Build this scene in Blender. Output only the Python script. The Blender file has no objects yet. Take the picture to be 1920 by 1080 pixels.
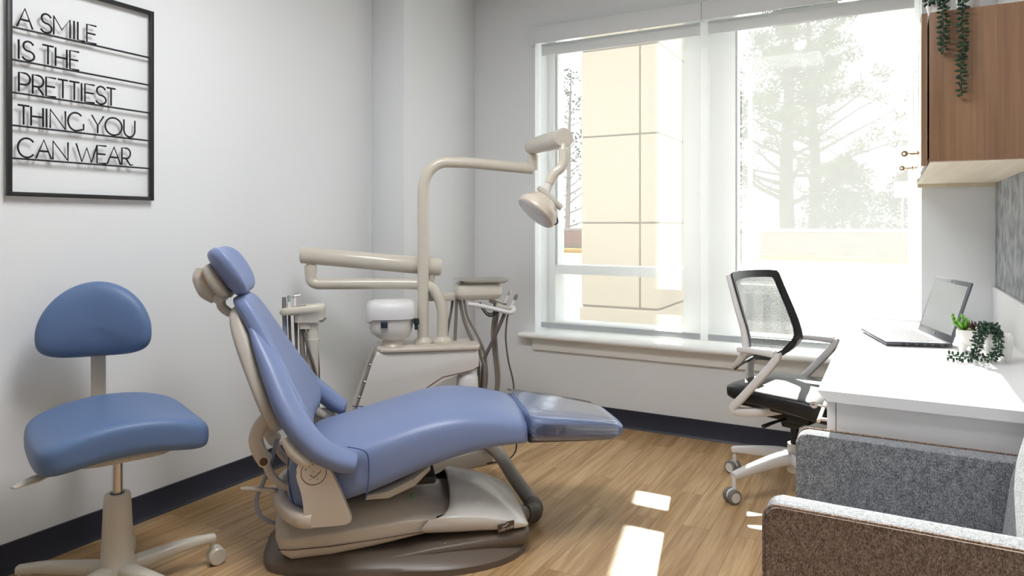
import bpy, bmesh, math, random
from mathutils import Vector, Matrix
PI = math.pi
random.seed(7)
SC = bpy.context.scene
COL = SC.collection

# ------------------------------------------------------------------ camera, sky, sun, exposure
cam_data = bpy.data.cameras.new('camera')
cam = bpy.data.objects.new('camera', cam_data)
COL.objects.link(cam)
cam.location = (0, 0, 1.2)
cam.rotation_euler = (PI / 2, 0, math.radians(28.75))
cam_data.sensor_width = 36
cam_data.lens = 1298 / 1920 * 36
cam_data.shift_y = -(540 - 422) / 1920
cam_data.clip_end = 300
SC.camera = cam

SUN_ENERGY = 17.5
SKY_STRENGTH = 2.4
FILL_LIGHT = 17.5
SC.view_settings.view_transform = 'Standard'
SC.view_settings.look = 'None'
SC.view_settings.exposure = 0.2
SC.view_settings.gamma = 1.0
SC.view_settings.use_curve_mapping = False

world = bpy.data.worlds.new('sky')
SC.world = world
world.use_nodes = True
_bg = world.node_tree.nodes['Background']
_bg.inputs[0].default_value = (0.93, 0.965, 1.0, 1)
_bg.inputs[1].default_value = SKY_STRENGTH

sun_data = bpy.data.lights.new('sun', 'SUN')
sun_data.energy = SUN_ENERGY
sun_data.angle = math.radians(0.6)
sun_data.color = (1.0, 0.95, 0.88)
sun = bpy.data.objects.new('sun', sun_data)
COL.objects.link(sun)
sun.location = (-4, 20, 15)
sun.rotation_euler = Vector((0.21, -1, -0.64)).to_track_quat('-Z', 'Y').to_euler()

# ------------------------------------------------------------------ materials
def srgb(r, g, b):
    f = lambda c: (c / 255 / 12.92) if c / 255 <= 0.04045 else ((c / 255 + 0.055) / 1.055) ** 2.4
    return (f(r), f(g), f(b), 1)

def mat(name, col, rough=0.5, metal=0.0, coat=0.0, noise=None, bump=0.0, bscale=200, spec=0.5, sheen=0.0):
    m = bpy.data.materials.new(name)
    m.use_nodes = True
    nt = m.node_tree
    p = nt.nodes['Principled BSDF']
    c = srgb(*col)
    p.inputs['Base Color'].default_value = c
    p.inputs['Roughness'].default_value = rough
    p.inputs['Metallic'].default_value = metal
    p.inputs['Coat Weight'].default_value = coat
    p.inputs['Specular IOR Level'].default_value = spec
    p.inputs['Sheen Weight'].default_value = sheen
    tc = nt.nodes.new('ShaderNodeTexCoord')
    if noise:
        c2, scale = noise
        nz = nt.nodes.new('ShaderNodeTexNoise')
        nz.inputs['Scale'].default_value = scale
        nz.inputs['Detail'].default_value = 4
        mx = nt.nodes.new('ShaderNodeMix')
        mx.data_type = 'RGBA'
        mx.inputs[6].default_value = c
        mx.inputs[7].default_value = srgb(*c2)
        rp = nt.nodes.new('ShaderNodeValToRGB')
        rp.color_ramp.elements[0].position = 0.38
        rp.color_ramp.elements[1].position = 0.62
        nt.links.new(tc.outputs['Object'], nz.inputs['Vector'])
        nt.links.new(nz.outputs['Fac'], rp.inputs['Fac'])
        nt.links.new(rp.outputs['Color'], mx.inputs[0])
        nt.links.new(mx.outputs[2], p.inputs['Base Color'])
    if bump:
        nz2 = nt.nodes.new('ShaderNodeTexNoise')
        nz2.inputs['Scale'].default_value = bscale
        bp = nt.nodes.new('ShaderNodeBump')
        bp.inputs['Strength'].default_value = bump
        bp.inputs['Distance'].default_value = 0.002
        nt.links.new(tc.outputs['Object'], nz2.inputs['Vector'])
        nt.links.new(nz2.outputs['Fac'], bp.inputs['Height'])
        nt.links.new(bp.outputs['Normal'], p.inputs['Normal'])
    return m

def wood_floor():
    m = bpy.data.materials.new('oak_planks')
    m.use_nodes = True
    nt = m.node_tree
    N = nt.nodes.new
    L = nt.links.new
    p = nt.nodes['Principled BSDF']
    tc = N('ShaderNodeTexCoord')
    mp = N('ShaderNodeMapping')
    mp.inputs['Rotation'].default_value = (0, 0, PI / 2)
    L(tc.outputs['Object'], mp.inputs['Vector'])
    br = N('ShaderNodeTexBrick')
    br.offset = 0.37
    br.inputs['Scale'].default_value = 1
    br.inputs['Brick Width'].default_value = 0.92
    br.inputs['Row Height'].default_value = 0.105
    br.inputs['Mortar Size'].default_value = 0.0012
    br.inputs['Mortar Smooth'].default_value = 0.2
    br.inputs['Color1'].default_value = (0, 0, 0, 1)
    br.inputs['Color2'].default_value = (1, 1, 1, 1)
    br.inputs['Mortar'].default_value = (0.5, 0.5, 0.5, 1)
    L(mp.outputs['Vector'], br.inputs['Vector'])
    # per-plank offset for the grain
    vm = N('ShaderNodeVectorMath'); vm.operation = 'MULTIPLY_ADD'
    L(br.outputs['Color'], vm.inputs[0])
    vm.inputs[1].default_value = (7.3, 3.1, 0)
    L(mp.outputs['Vector'], vm.inputs[2])
    m2 = N('ShaderNodeMapping')
    m2.inputs['Scale'].default_value = (1.6, 26, 1)
    L(vm.outputs['Vector'], m2.inputs['Vector'])
    n1 = N('ShaderNodeTexNoise')
    n1.inputs['Scale'].default_value = 1.0
    n1.inputs['Detail'].default_value = 6
    n1.inputs['Distortion'].default_value = 1.1
    L(m2.outputs['Vector'], n1.inputs['Vector'])
    m3 = N('ShaderNodeMapping')
    m3.inputs['Scale'].default_value = (5, 160, 1)
    L(vm.outputs['Vector'], m3.inputs['Vector'])
    n2 = N('ShaderNodeTexNoise')
    n2.inputs['Scale'].default_value = 1.0
    n2.inputs['Detail'].default_value = 3
    L(m3.outputs['Vector'], n2.inputs['Vector'])
    r1 = N('ShaderNodeValToRGB')
    r1.color_ramp.elements[0].position = 0.30
    r1.color_ramp.elements[0].color = srgb(176, 138, 92)
    r1.color_ramp.elements[1].position = 0.68
    r1.color_ramp.elements[1].color = srgb(216, 184, 140)
    L(n1.outputs['Fac'], r1.inputs['Fac'])
    mx = N('ShaderNodeMix'); mx.data_type = 'RGBA'; mx.blend_type = 'MULTIPLY'
    mx.inputs[0].default_value = 0.42
    r2 = N('ShaderNodeValToRGB')
    r2.color_ramp.elements[0].position = 0.3
    r2.color_ramp.elements[0].color = (0.45, 0.42, 0.38, 1)
    r2.color_ramp.elements[1].position = 0.62
    r2.color_ramp.elements[1].color = (1, 1, 1, 1)
    L(n2.outputs['Fac'], r2.inputs['Fac'])
    L(r1.outputs['Color'], mx.inputs[6]); L(r2.outputs['Color'], mx.inputs[7])
    mx2 = N('ShaderNodeMix'); mx2.data_type = 'RGBA'; mx2.blend_type = 'MULTIPLY'
    mx2.inputs[0].default_value = 1
    r3 = N('ShaderNodeValToRGB')
    r3.color_ramp.elements[0].color = (0.80, 0.77, 0.74, 1)
    r3.color_ramp.elements[1].color = (1, 1, 1, 1)
    L(br.outputs['Color'], r3.inputs['Fac'])
    L(mx.outputs[2], mx2.inputs[6]); L(r3.outputs['Color'], mx2.inputs[7])
    mx3 = N('ShaderNodeMix'); mx3.data_type = 'RGBA'; mx3.blend_type = 'MULTIPLY'
    L(br.outputs['Fac'], mx3.inputs[0])
    L(mx2.outputs[2], mx3.inputs[6]); mx3.inputs[7].default_value = (0.55, 0.5, 0.45, 1)
    L(mx3.outputs[2], p.inputs['Base Color'])
    p.inputs['Roughness'].default_value = 0.42
    p.inputs['Specular IOR Level'].default_value = 0.42
    bp = N('ShaderNodeBump'); bp.inputs['Strength'].default_value = 0.08; bp.inputs['Distance'].default_value = 0.002
    L(n2.outputs['Fac'], bp.inputs['Height']); L(bp.outputs['Normal'], p.inputs['Normal'])
    return m

def wood_panel(name, dark, light, axis='Z', rough=.45, coat=0.0):
    m = bpy.data.materials.new(name)
    m.use_nodes = True
    nt = m.node_tree; N = nt.nodes.new; L = nt.links.new
    p = nt.nodes['Principled BSDF']
    tc = N('ShaderNodeTexCoord')
    mp = N('ShaderNodeMapping')
    mp.inputs['Scale'].default_value = (16, 16, 0.9) if axis == 'Z' else (16, 0.9, 16)
    L(tc.outputs['Object'], mp.inputs['Vector'])
    n = N('ShaderNodeTexNoise'); n.inputs['Scale'].default_value = 1; n.inputs['Detail'].default_value = 5; n.inputs['Distortion'].default_value = 0.6
    L(mp.outputs['Vector'], n.inputs['Vector'])
    mp2 = N('ShaderNodeMapping')
    mp2.inputs['Scale'].default_value = (150, 150, 3) if axis == 'Z' else (150, 3, 150)
    L(tc.outputs['Object'], mp2.inputs['Vector'])
    n2 = N('ShaderNodeTexNoise'); n2.inputs['Scale'].default_value = 1; n2.inputs['Detail'].default_value = 2
    L(mp2.outputs['Vector'], n2.inputs['Vector'])
    ad = N('ShaderNodeMath'); ad.operation = 'MULTIPLY_ADD'
    L(n2.outputs['Fac'], ad.inputs[0]); ad.inputs[1].default_value = 0.45
    L(n.outputs['Fac'], ad.inputs[2])
    r = N('ShaderNodeValToRGB')
    r.color_ramp.elements[0].position = 0.52; r.color_ramp.elements[0].color = srgb(*dark)
    r.color_ramp.elements[1].position = 0.92; r.color_ramp.elements[1].color = srgb(*light)
    L(ad.outputs[0], r.inputs['Fac'])
    L(r.outputs['Color'], p.inputs['Base Color'])
    p.inputs['Roughness'].default_value = rough
    p.inputs['Coat Weight'].default_value = coat
    return m

def tweed(name, a, b, c):
    m = bpy.data.materials.new(name)
    m.use_nodes = True
    nt = m.node_tree; N = nt.nodes.new; L = nt.links.new
    p = nt.nodes['Principled BSDF']
    tc = N('ShaderNodeTexCoord')
    mp = N('ShaderNodeMapping'); mp.inputs['Scale'].default_value = (1.7, 1.7, 0.9)
    L(tc.outputs['Object'], mp.inputs['Vector'])
    n = N('ShaderNodeTexNoise'); n.inputs['Scale'].default_value = 230; n.inputs['Detail'].default_value = 3
    L(mp.outputs['Vector'], n.inputs['Vector'])
    n2 = N('ShaderNodeTexNoise'); n2.inputs['Scale'].default_value = 60; n2.inputs['Detail'].default_value = 2
    L(mp.outputs['Vector'], n2.inputs['Vector'])
    ad = N('ShaderNodeMath'); ad.operation = 'MULTIPLY_ADD'
    L(n2.outputs['Fac'], ad.inputs[0]); ad.inputs[1].default_value = 0.35; L(n.outputs['Fac'], ad.inputs[2])
    r = N('ShaderNodeValToRGB')
    e = r.color_ramp.elements
    e[0].position = 0.5; e[0].color = srgb(*a)
    e[1].position = 0.86; e[1].color = srgb(*c)
    k = e.new(0.67); k.color = srgb(*b)
    L(ad.outputs[0], r.inputs['Fac']); L(r.outputs['Color'], p.inputs['Base Color'])
    p.inputs['Roughness'].default_value = 0.95
    p.inputs['Sheen Weight'].default_value = 0.25
    bp = N('ShaderNodeBump'); bp.inputs['Strength'].default_value = 0.5; bp.inputs['Distance'].default_value = 0.003
    L(n.outputs['Fac'], bp.inputs['Height']); L(bp.outputs['Normal'], p.inputs['Normal'])
    return m

def shade_fabric():
    m = bpy.data.materials.new('solar_screen')
    m.use_nodes = True
    nt = m.node_tree; N = nt.nodes.new; L = nt.links.new
    nt.nodes.remove(nt.nodes['Principled BSDF'])
    out = nt.nodes['Material Output']
    tr = N('ShaderNodeBsdfTransparent')
    tl = N('ShaderNodeBsdfTranslucent'); tl.inputs['Color'].default_value = srgb(248, 251, 250)
    df = N('ShaderNodeBsdfDiffuse'); df.inputs['Color'].default_value = srgb(250, 252, 251)
    a = N('ShaderNodeMixShader'); a.inputs[0].default_value = 0.72
    L(tl.outputs[0], a.inputs[1]); L(df.outputs[0], a.inputs[2])
    tc = N('ShaderNodeTexCoord')
    mp = N('ShaderNodeMapping'); mp.inputs['Scale'].default_value = (1, 1, 1)
    L(tc.outputs['Object'], mp.inputs['Vector'])
    w = N('ShaderNodeTexWave'); w.wave_type = 'BANDS'; w.bands_direction = 'Z'; w.wave_profile = 'SIN'
    w.inputs['Scale'].default_value = 38
    L(mp.outputs['Vector'], w.inputs['Vector'])
    mr = N('ShaderNodeMapRange')
    mr.inputs['To Min'].default_value = 0.60; mr.inputs['To Max'].default_value = 0.65
    L(w.outputs['Fac'], mr.inputs['Value'])
    b = N('ShaderNodeMixShader')
    L(mr.outputs[0], b.inputs[0])
    L(a.outputs[0], b.inputs[1]); L(tr.outputs[0], b.inputs[2])
    L(b.outputs[0], out.inputs['Surface'])
    return m

def see_through(name, col, amount, rough=0.5, scale=None):
    """woven mesh: a dark fibre mixed with the gaps between fibres"""
    m = bpy.data.materials.new(name)
    m.use_nodes = True
    nt = m.node_tree; N = nt.nodes.new; L = nt.links.new
    p = nt.nodes['Principled BSDF']
    p.inputs['Base Color'].default_value = srgb(*col); p.inputs['Roughness'].default_value = rough
    out = nt.nodes['Material Output']
    tr = N('ShaderNodeBsdfTransparent')
    b = N('ShaderNodeMixShader'); b.inputs[0].default_value = amount
    if scale:
        tc = N('ShaderNodeTexCoord')
        nz = N('ShaderNodeTexNoise'); nz.inputs['Scale'].default_value = scale; nz.inputs['Detail'].default_value = 1
        mr = N('ShaderNodeMapRange'); mr.inputs['From Min'].default_value = 0.35; mr.inputs['From Max'].default_value = 0.65
        mr.inputs['To Min'].default_value = amount - 0.2; mr.inputs['To Max'].default_value = min(1, amount + 0.2)
        L(tc.outputs['Object'], nz.inputs['Vector']); L(nz.outputs['Fac'], mr.inputs['Value']); L(mr.outputs[0], b.inputs[0])
    L(p.outputs[0], b.inputs[1]); L(tr.outputs[0], b.inputs[2])
    L(b.outputs[0], out.inputs['Surface'])
    return m

def clear(name, gloss=0.08, tint=(1, 1, 1, 1), rough=0.0, facing=True, crinkle=0.0):
    m = bpy.data.materials.new(name)
    m.use_nodes = True
    nt = m.node_tree; N = nt.nodes.new; L = nt.links.new
    nt.nodes.remove(nt.nodes['Principled BSDF'])
    out = nt.nodes['Material Output']
    tr = N('ShaderNodeBsdfTransparent'); tr.inputs[0].default_value = tint
    gl = N('ShaderNodeBsdfGlossy'); gl.inputs['Roughness'].default_value = rough
    b = N('ShaderNodeMixShader'); b.inputs[0].default_value = gloss
    if facing:
        fr = N('ShaderNodeFresnel'); fr.inputs['IOR'].default_value = 1.5 if crinkle else 1.45
        ad = N('ShaderNodeMath'); ad.operation = 'ADD'; ad.inputs[1].default_value = gloss; ad.use_clamp = True
        L(fr.outputs[0], ad.inputs[0]); L(ad.outputs[0], b.inputs[0])
    if crinkle:
        tc = N('ShaderNodeTexCoord')
        nz = N('ShaderNodeTexNoise'); nz.inputs['Scale'].default_value = 14; nz.inputs['Detail'].default_value = 3; nz.inputs['Distortion'].default_value = 1.5
        bp = N('ShaderNodeBump'); bp.inputs['Strength'].default_value = crinkle; bp.inputs['Distance'].default_value = 0.01
        L(tc.outputs['Object'], nz.inputs['Vector']); L(nz.outputs['Fac'], bp.inputs['Height']); L(bp.outputs['Normal'], gl.inputs['Normal'])
    L(tr.outputs[0], b.inputs[1]); L(gl.outputs[0], b.inputs[2])
    L(b.outputs[0], out.inputs['Surface'])
    return m

def emit(name, col, strength):
    m = bpy.data.materials.new(name)
    m.use_nodes = True
    p = m.node_tree.nodes['Principled BSDF']
    p.inputs['Base Color'].default_value = (0.8, 0.8, 0.8, 1)
    p.inputs['Emission Color'].default_value = col
    p.inputs['Emission Strength'].default_value = strength
    return m

def brick_mat():
    m = bpy.data.materials.new('red_brick')
    m.use_nodes = True
    nt = m.node_tree; N = nt.nodes.new; L = nt.links.new
    p = nt.nodes['Principled BSDF']
    tc = N('ShaderNodeTexCoord')
    mp = N('ShaderNodeMapping'); mp.inputs['Rotation'].default_value = (PI / 2, 0, 0)
    L(tc.outputs['Object'], mp.inputs['Vector'])
    br = N('ShaderNodeTexBrick')
    br.inputs['Scale'].default_value = 1
    br.inputs['Brick Width'].default_value = 0.24; br.inputs['Row Height'].default_value = 0.08
    br.inputs['Mortar Size'].default_value = 0.006
    br.inputs['Color1'].default_value = srgb(150, 98, 86); br.inputs['Color2'].default_value = srgb(170, 122, 106)
    br.inputs['Mortar'].default_value = srgb(150, 140, 132)
    L(mp.outputs['Vector'], br.inputs['Vector']); L(br.outputs['Color'], p.inputs['Base Color'])
    p.inputs['Roughness'].default_value = 0.95
    return m

M = dict(
    wall=mat('white_paint', (230, 232, 234), 0.85, bump=0.05, bscale=350, spec=0.3),
    ceiling=mat('ceiling_white', (238, 238, 236), 0.95),
    floor=wood_floor(),
    base=mat('navy_vinyl', (38, 41, 56), 0.45, bump=0.03, bscale=60),
    frame=mat('white_frame', (246, 248, 248), 0.35),
    trimw=mat('white_trim', (242, 242, 240), 0.35),
    valance=mat('valance_grey', (222, 225, 227), 0.4, spec=0.4),
    alu=mat('shade_bar', (198, 204, 208), 0.4, 0.0),
    shade=shade_fabric(),
    glass=clear('window_glass', 0.012, (.92, .94, .93, 1), 0.0, False),
    black=mat('black_metal', (26, 25, 27), 0.45, bump=0.02),
    blue=mat('blue_vinyl', (122, 137, 176), 0.36, bump=0.06, bscale=500, spec=0.42),
    blue_seam=mat('blue_seam', (62, 82, 134), 0.5),
    stool_blue=mat('blue_stool_vinyl', (92, 116, 156), 0.45, bump=0.06, bscale=500, spec=0.4),
    cream=mat('cream_plastic', (205, 194, 180), 0.28, spec=0.5, coat=0.15),
    cream_d=mat('cream_plastic_shell', (194, 187, 176), 0.35, spec=0.5),
    cream_l=mat('pale_plastic', (222, 218, 212), 0.2, spec=0.5, coat=0.2),
    arm=mat('beige_enamel', (206, 199, 185), 0.28, spec=0.5, coat=0.2),
    taupe=mat('taupe_base', (104, 92, 82), 0.38, bump=0.05, bscale=250),
    taupe_g=mat('taupe_grey', (150, 142, 134), 0.45),
    dark=mat('dark_plastic', (22, 21, 22), 0.5),
    brown=mat('brown_print', (86, 64, 52), 0.5),
    orange=mat('tan_label', (206, 160, 124), 0.5),
    chrome=mat('chrome', (210, 210, 212), 0.12, 1.0),
    steel=mat('brushed_steel', (214, 212, 208), 0.32, 1.0, noise=((214, 212, 208), 20)),
    hose=mat('grey_hose', (128, 120, 112), 0.5),
    hose_d=mat('dark_hose', (92, 86, 80), 0.5),
    bluegrey=mat('bluegrey_hose', (140, 146, 160), 0.5),
    clearcover=clear('clear_vinyl', 0.09, (0.98, 0.99, 1, 1), 0.05, True, 0.1),
    white_pl=mat('white_plastic', (224, 222, 222), 0.35, spec=0.5),
    grey_pl=mat('grey_plastic', (120, 118, 116), 0.5),
    lens=mat('light_lens', (220, 222, 224), 0.15, 0.0, coat=0.5),
    green=mat('green_light', (60, 160, 70), 0.3),
    teal=mat('teal_knob', (26, 44, 52), 0.3),
    black_leather=mat('black_leather', (24, 25, 28), 0.38, bump=0.1, bscale=200),
    chairmesh=see_through('black_mesh', (92, 100, 104), 0.34, 0.7, 420),
    laminate=mat('white_laminate', (240, 240, 242), 0.4, spec=0.4),
    board=mat('chalky_board', (126, 128, 134), 0.8, noise=((168, 170, 174), 14)),
    walnut=wood_panel('walnut', (124, 92, 68), (158, 122, 92)),
    walnut_g=wood_panel('polished_walnut', (124, 92, 68), (158, 122, 92), 'Z', .12, 1.0),
    maple=wood_panel('maple_underside', (214, 198, 172), (230, 218, 196), 'Y'),
    tweed=tweed('grey_tweed', (84, 88, 94), (130, 133, 138), (176, 178, 182)),
    tweed_b=tweed('brown_tweed', (100, 82, 72), (142, 120, 105), (180, 160, 145)),
    laptop=mat('laptop_silver', (160, 162, 168), 0.35, 0.7),
    laptop_d=mat('laptop_dark', (84, 86, 94), 0.35),
    screen=mat('screen', (140, 144, 150), 0.22, spec=0.6),
    keycap=mat('keycap', (70, 62, 74), 0.6),
    ceramic=mat('white_ceramic', (240, 238, 234), 0.12, coat=0.5),
    leaf=mat('dark_leaf', (38, 74, 44), 0.4, noise=((26, 56, 40), 40)),
    leaf_l=mat('light_leaf', (126, 178, 62), 0.45, noise=((92, 150, 48), 60)),
    leaf_d=mat('dark_red_leaf', (58, 62, 40), 0.4, noise=((84, 44, 40), 50)),
    soil=mat('soil', (62, 48, 38), 0.95),
    brass=mat('brass_key', (196, 158, 112), 0.3, 0.8),
    stone=mat('beige_stone', (190, 176, 156), 0.9, bump=0.2, bscale=40),
    joint=mat('joint', (120, 108, 92), 0.9),
    asphalt=mat('pale_pavement', (128, 126, 122), 0.9, noise=((140, 138, 134), 3)),
    brick=brick_mat(),
    cap=mat('wall_cap', (170, 162, 158), 0.8),
    grass=mat('dry_grass', (112, 112, 76), 0.95, noise=((140, 128, 92), 6)),
    yellow=mat('yellow_paint', (226, 170, 62), 0.7),
    bark=mat('pine_bark', (66, 56, 52), 0.95, bump=0.6, bscale=12),
    hazy_bark=mat('hazy_bark', (150, 140, 136), 0.95),  # bark of far trees, distance haze mixed into its colour
    needle=mat('pine_needles', (52, 68, 48), 0.8, noise=((84, 92, 54), 0.9)),
    bushleaf=mat('evergreen', (40, 52, 42), 0.8, noise=((58, 68, 50), 1.5)),
    twig=mat('bare_twig', (122, 100, 90), 0.9),
    whitepaint=mat('white_outdoor_paint', (232, 232, 230), 0.6),
    lamp=emit('fill_diffuser', (0.97, 0.985, 1.0, 1), FILL_LIGHT),
)

# ------------------------------------------------------------------ mesh helpers
def cr(pts, n=6, closed=False):
    """Catmull-Rom resample"""
    P = [Vector(p) for p in pts]
    if len(P) < 3: return P
    out = []
    m = len(P)
    rng = range(m) if closed else range(m - 1)
    for i in rng:
        if closed:
            a, b, c, d = P[i - 1], P[i], P[(i + 1) % m], P[(i + 2) % m]
        else:
            a = P[i - 1] if i else P[0] * 2 - P[1]
            b, c = P[i], P[i + 1]
            d = P[i + 2] if i + 2 < m else P[-1] * 2 - P[-2]
        for k in range(n):
            t = k / n
            out.append(0.5 * ((2 * b) + (c - a) * t + (2 * a - 5 * b + 4 * c - d) * t * t + (3 * b - a - 3 * c + d) * t ** 3))
    if not closed: out.append(P[-1])
    return out

def interp(xs, ys, x):
    if x <= xs[0]: return ys[0]
    for i in range(len(xs) - 1):
        if x <= xs[i + 1]:
            t = (x - xs[i]) / (xs[i + 1] - xs[i])
            return ys[i] + (ys[i + 1] - ys[i]) * t
    return ys[-1]

def ring(c, u, v, ru, rv, n=24, p=2.0):
    c, u, v = Vector(c), Vector(u), Vector(v)
    out = []
    for i in range(n):
        a = 2 * PI * i / n
        x, y = math.cos(a), math.sin(a)
        sx = math.copysign(abs(x) ** (2 / p), x); sy = math.copysign(abs(y) ** (2 / p), y)
        out.append(c + u * (sx * ru) + v * (sy * rv))
    return out

class MB:
    def __init__(s, off=(0, 0, 0)):
        s.bm = bmesh.new(); s.off = Vector(off)
    def box(s, x0, x1, y0, y1, z0, z1, bev=0.0, seg=2, rot=None, piv=None):
        vs = [s.bm.verts.new((x, y, z)) for x in (x0, x1) for y in (y0, y1) for z in (z0, z1)]
        f = [(0, 1, 3, 2), (4, 6, 7, 5), (0, 4, 5, 1), (2, 3, 7, 6), (0, 2, 6, 4), (1, 5, 7, 3)]
        fs = [s.bm.faces.new([vs[i] for i in q]) for q in f]
        if rot is not None:
            pv = Vector(piv) if piv else Vector(((x0 + x1) / 2, (y0 + y1) / 2, (z0 + z1) / 2))
            for v in vs: v.co = rot @ (v.co - pv) + pv
        if bev > 0:
            es = list({e for q in fs for e in q.edges})
            bmesh.ops.bevel(s.bm, geom=es, offset=bev, segments=seg, affect='EDGES', profile=0.5)
        return s
    def loft(s, rings, cap0=True, cap1=True, closed=False):
        R = [[s.bm.verts.new(p) for p in r] for r in rings]
        n = len(R[0])
        m = len(R)
        for i in range(m if closed else m - 1):
            A, B = R[i], R[(i + 1) % m]
            for k in range(n):
                try: s.bm.faces.new((A[k], A[(k + 1) % n], B[(k + 1) % n], B[k]))
                except ValueError: pass
        if not closed:
            if cap0: s.bm.faces.new(list(reversed(R[0])))
            if cap1: s.bm.faces.new(R[-1])
        return s
    def tube(s, pts, r, n=12, p=2.0, flat=1.0, up=None, cap=True):
        P = [Vector(q) for q in pts]
        m = len(P)
        rs = r if isinstance(r, (list, tuple)) else [r] * m
        if len(rs) != m:
            src = rs; rs = [interp([j / (len(src) - 1) for j in range(len(src))], src, i / (m - 1)) for i in range(m)]
        T = [(P[min(i + 1, m - 1)] - P[max(i - 1, 0)]).normalized() for i in range(m)]
        ref = Vector(up) if up else (Vector((0, 0, 1)) if abs(T[0].z) < 0.9 else Vector((1, 0, 0)))
        u = (ref - T[0] * ref.dot(T[0])).normalized()
        rings = []
        for i in range(m):
            u = (u - T[i] * u.dot(T[i])).normalized()
            v = T[i].cross(u)
            rings.append(ring(P[i], u, v, rs[i] * flat, rs[i], n, p))
        s.loft(rings, cap, cap)
        return s
    def lathe(s, prof, c=(0, 0, 0), axis=(0, 0, 1), n=28, sx=1.0, sy=1.0):
        ax = Vector(axis).normalized()
        ref = Vector((1, 0, 0)) if abs(ax.x) < 0.9 else Vector((0, 1, 0))
        u = (ref - ax * ref.dot(ax)).normalized(); v = ax.cross(u)
        rings = [ring(Vector(c) + ax * h, u, v, max(r, 1e-4) * sx, max(r, 1e-4) * sy, n) for r, h in prof]
        s.loft(rings)
        return s
    def prism(s, poly, axis, a0, a1, bev=0.0, seg=2):
        """poly: 2-D outline in the two axes that are not `axis`"""
        idx = {'x': (1, 2, 0), 'y': (0, 2, 1), 'z': (0, 1, 2)}[axis]
        def mk(a):
            r = []
            for p, q in poly:
                c = [0, 0, 0]; c[idx[0]] = p; c[idx[1]] = q; c[idx[2]] = a
                r.append(s.bm.verts.new(c))
            return r
        A, B = mk(a0), mk(a1)
        n = len(A)
        fs = [s.bm.faces.new(A), s.bm.faces.new(list(reversed(B)))]
        for k in range(n): fs.append(s.bm.faces.new((A[k], A[(k + 1) % n], B[(k + 1) % n], B[k])))
        if bev > 0:
            es = list({e for f in fs[:2] for e in f.edges})
            bmesh.ops.bevel(s.bm, geom=es, offset=bev, segments=seg, affect='EDGES', profile=0.5)
        return s
    def ball(s, c, r, sc=(1, 1, 1), rot=None, sub=2):
        mt = Matrix.Translation(Vector(c)) @ (rot.to_4x4() if rot else Matrix.Identity(4)) @ Matrix.Diagonal((sc[0], sc[1], sc[2], 1))
        bmesh.ops.create_icosphere(s.bm, subdivisions=sub, radius=r, matrix=mt)
        return s
    def quad(s, a, b, c, d):
        s.bm.faces.new([s.bm.verts.new(p) for p in (a, b, c, d)]); return s
    def build(s, name, m, parent=None, sub=0, angle=40, smooth=True, solid=0.0):
        if s.off.length: bmesh.ops.translate(s.bm, verts=s.bm.verts, vec=-s.off)
        bmesh.ops.recalc_face_normals(s.bm, faces=s.bm.faces)
        me = bpy.data.meshes.new(name)
        s.bm.to_mesh(me); s.bm.free()
        if smooth:
            me.polygons.foreach_set('use_smooth', [True] * len(me.polygons))
            me.set_sharp_from_angle(angle=math.radians(angle if not sub else 180))
        me.materials.append(m)
        o = bpy.data.objects.new(name, me)
        COL.objects.link(o)
        if parent: o.parent = parent
        if solid:
            md = o.modifiers.new('thickness', 'SOLIDIFY'); md.thickness = solid; md.offset = 0
        if sub:
            md = o.modifiers.new('smooth', 'SUBSURF'); md.levels = sub; md.render_levels = sub
        return o

def tag(o, label=None, cat=None, group=None, kind=None):
    if label: o['label'] = label
    if cat: o['category'] = cat
    if group: o['group'] = group
    if kind: o['kind'] = kind
    return o
def thing(name, label, cat, loc=(0, 0, 0), rz=0.0, group=None):
    o = bpy.data.objects.new(name, None); COL.objects.link(o)
    o.empty_display_size = 0.1
    o.location = loc; o.rotation_euler = (0, 0, rz)
    return tag(o, label, cat, group)
def structure(o): return tag(o, kind='structure')
def copy_tree(o, parent=None):
    c = o.copy(); COL.objects.link(c); c.parent = parent
    for ch in list(o.children): copy_tree(ch, c)
    return c

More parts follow.
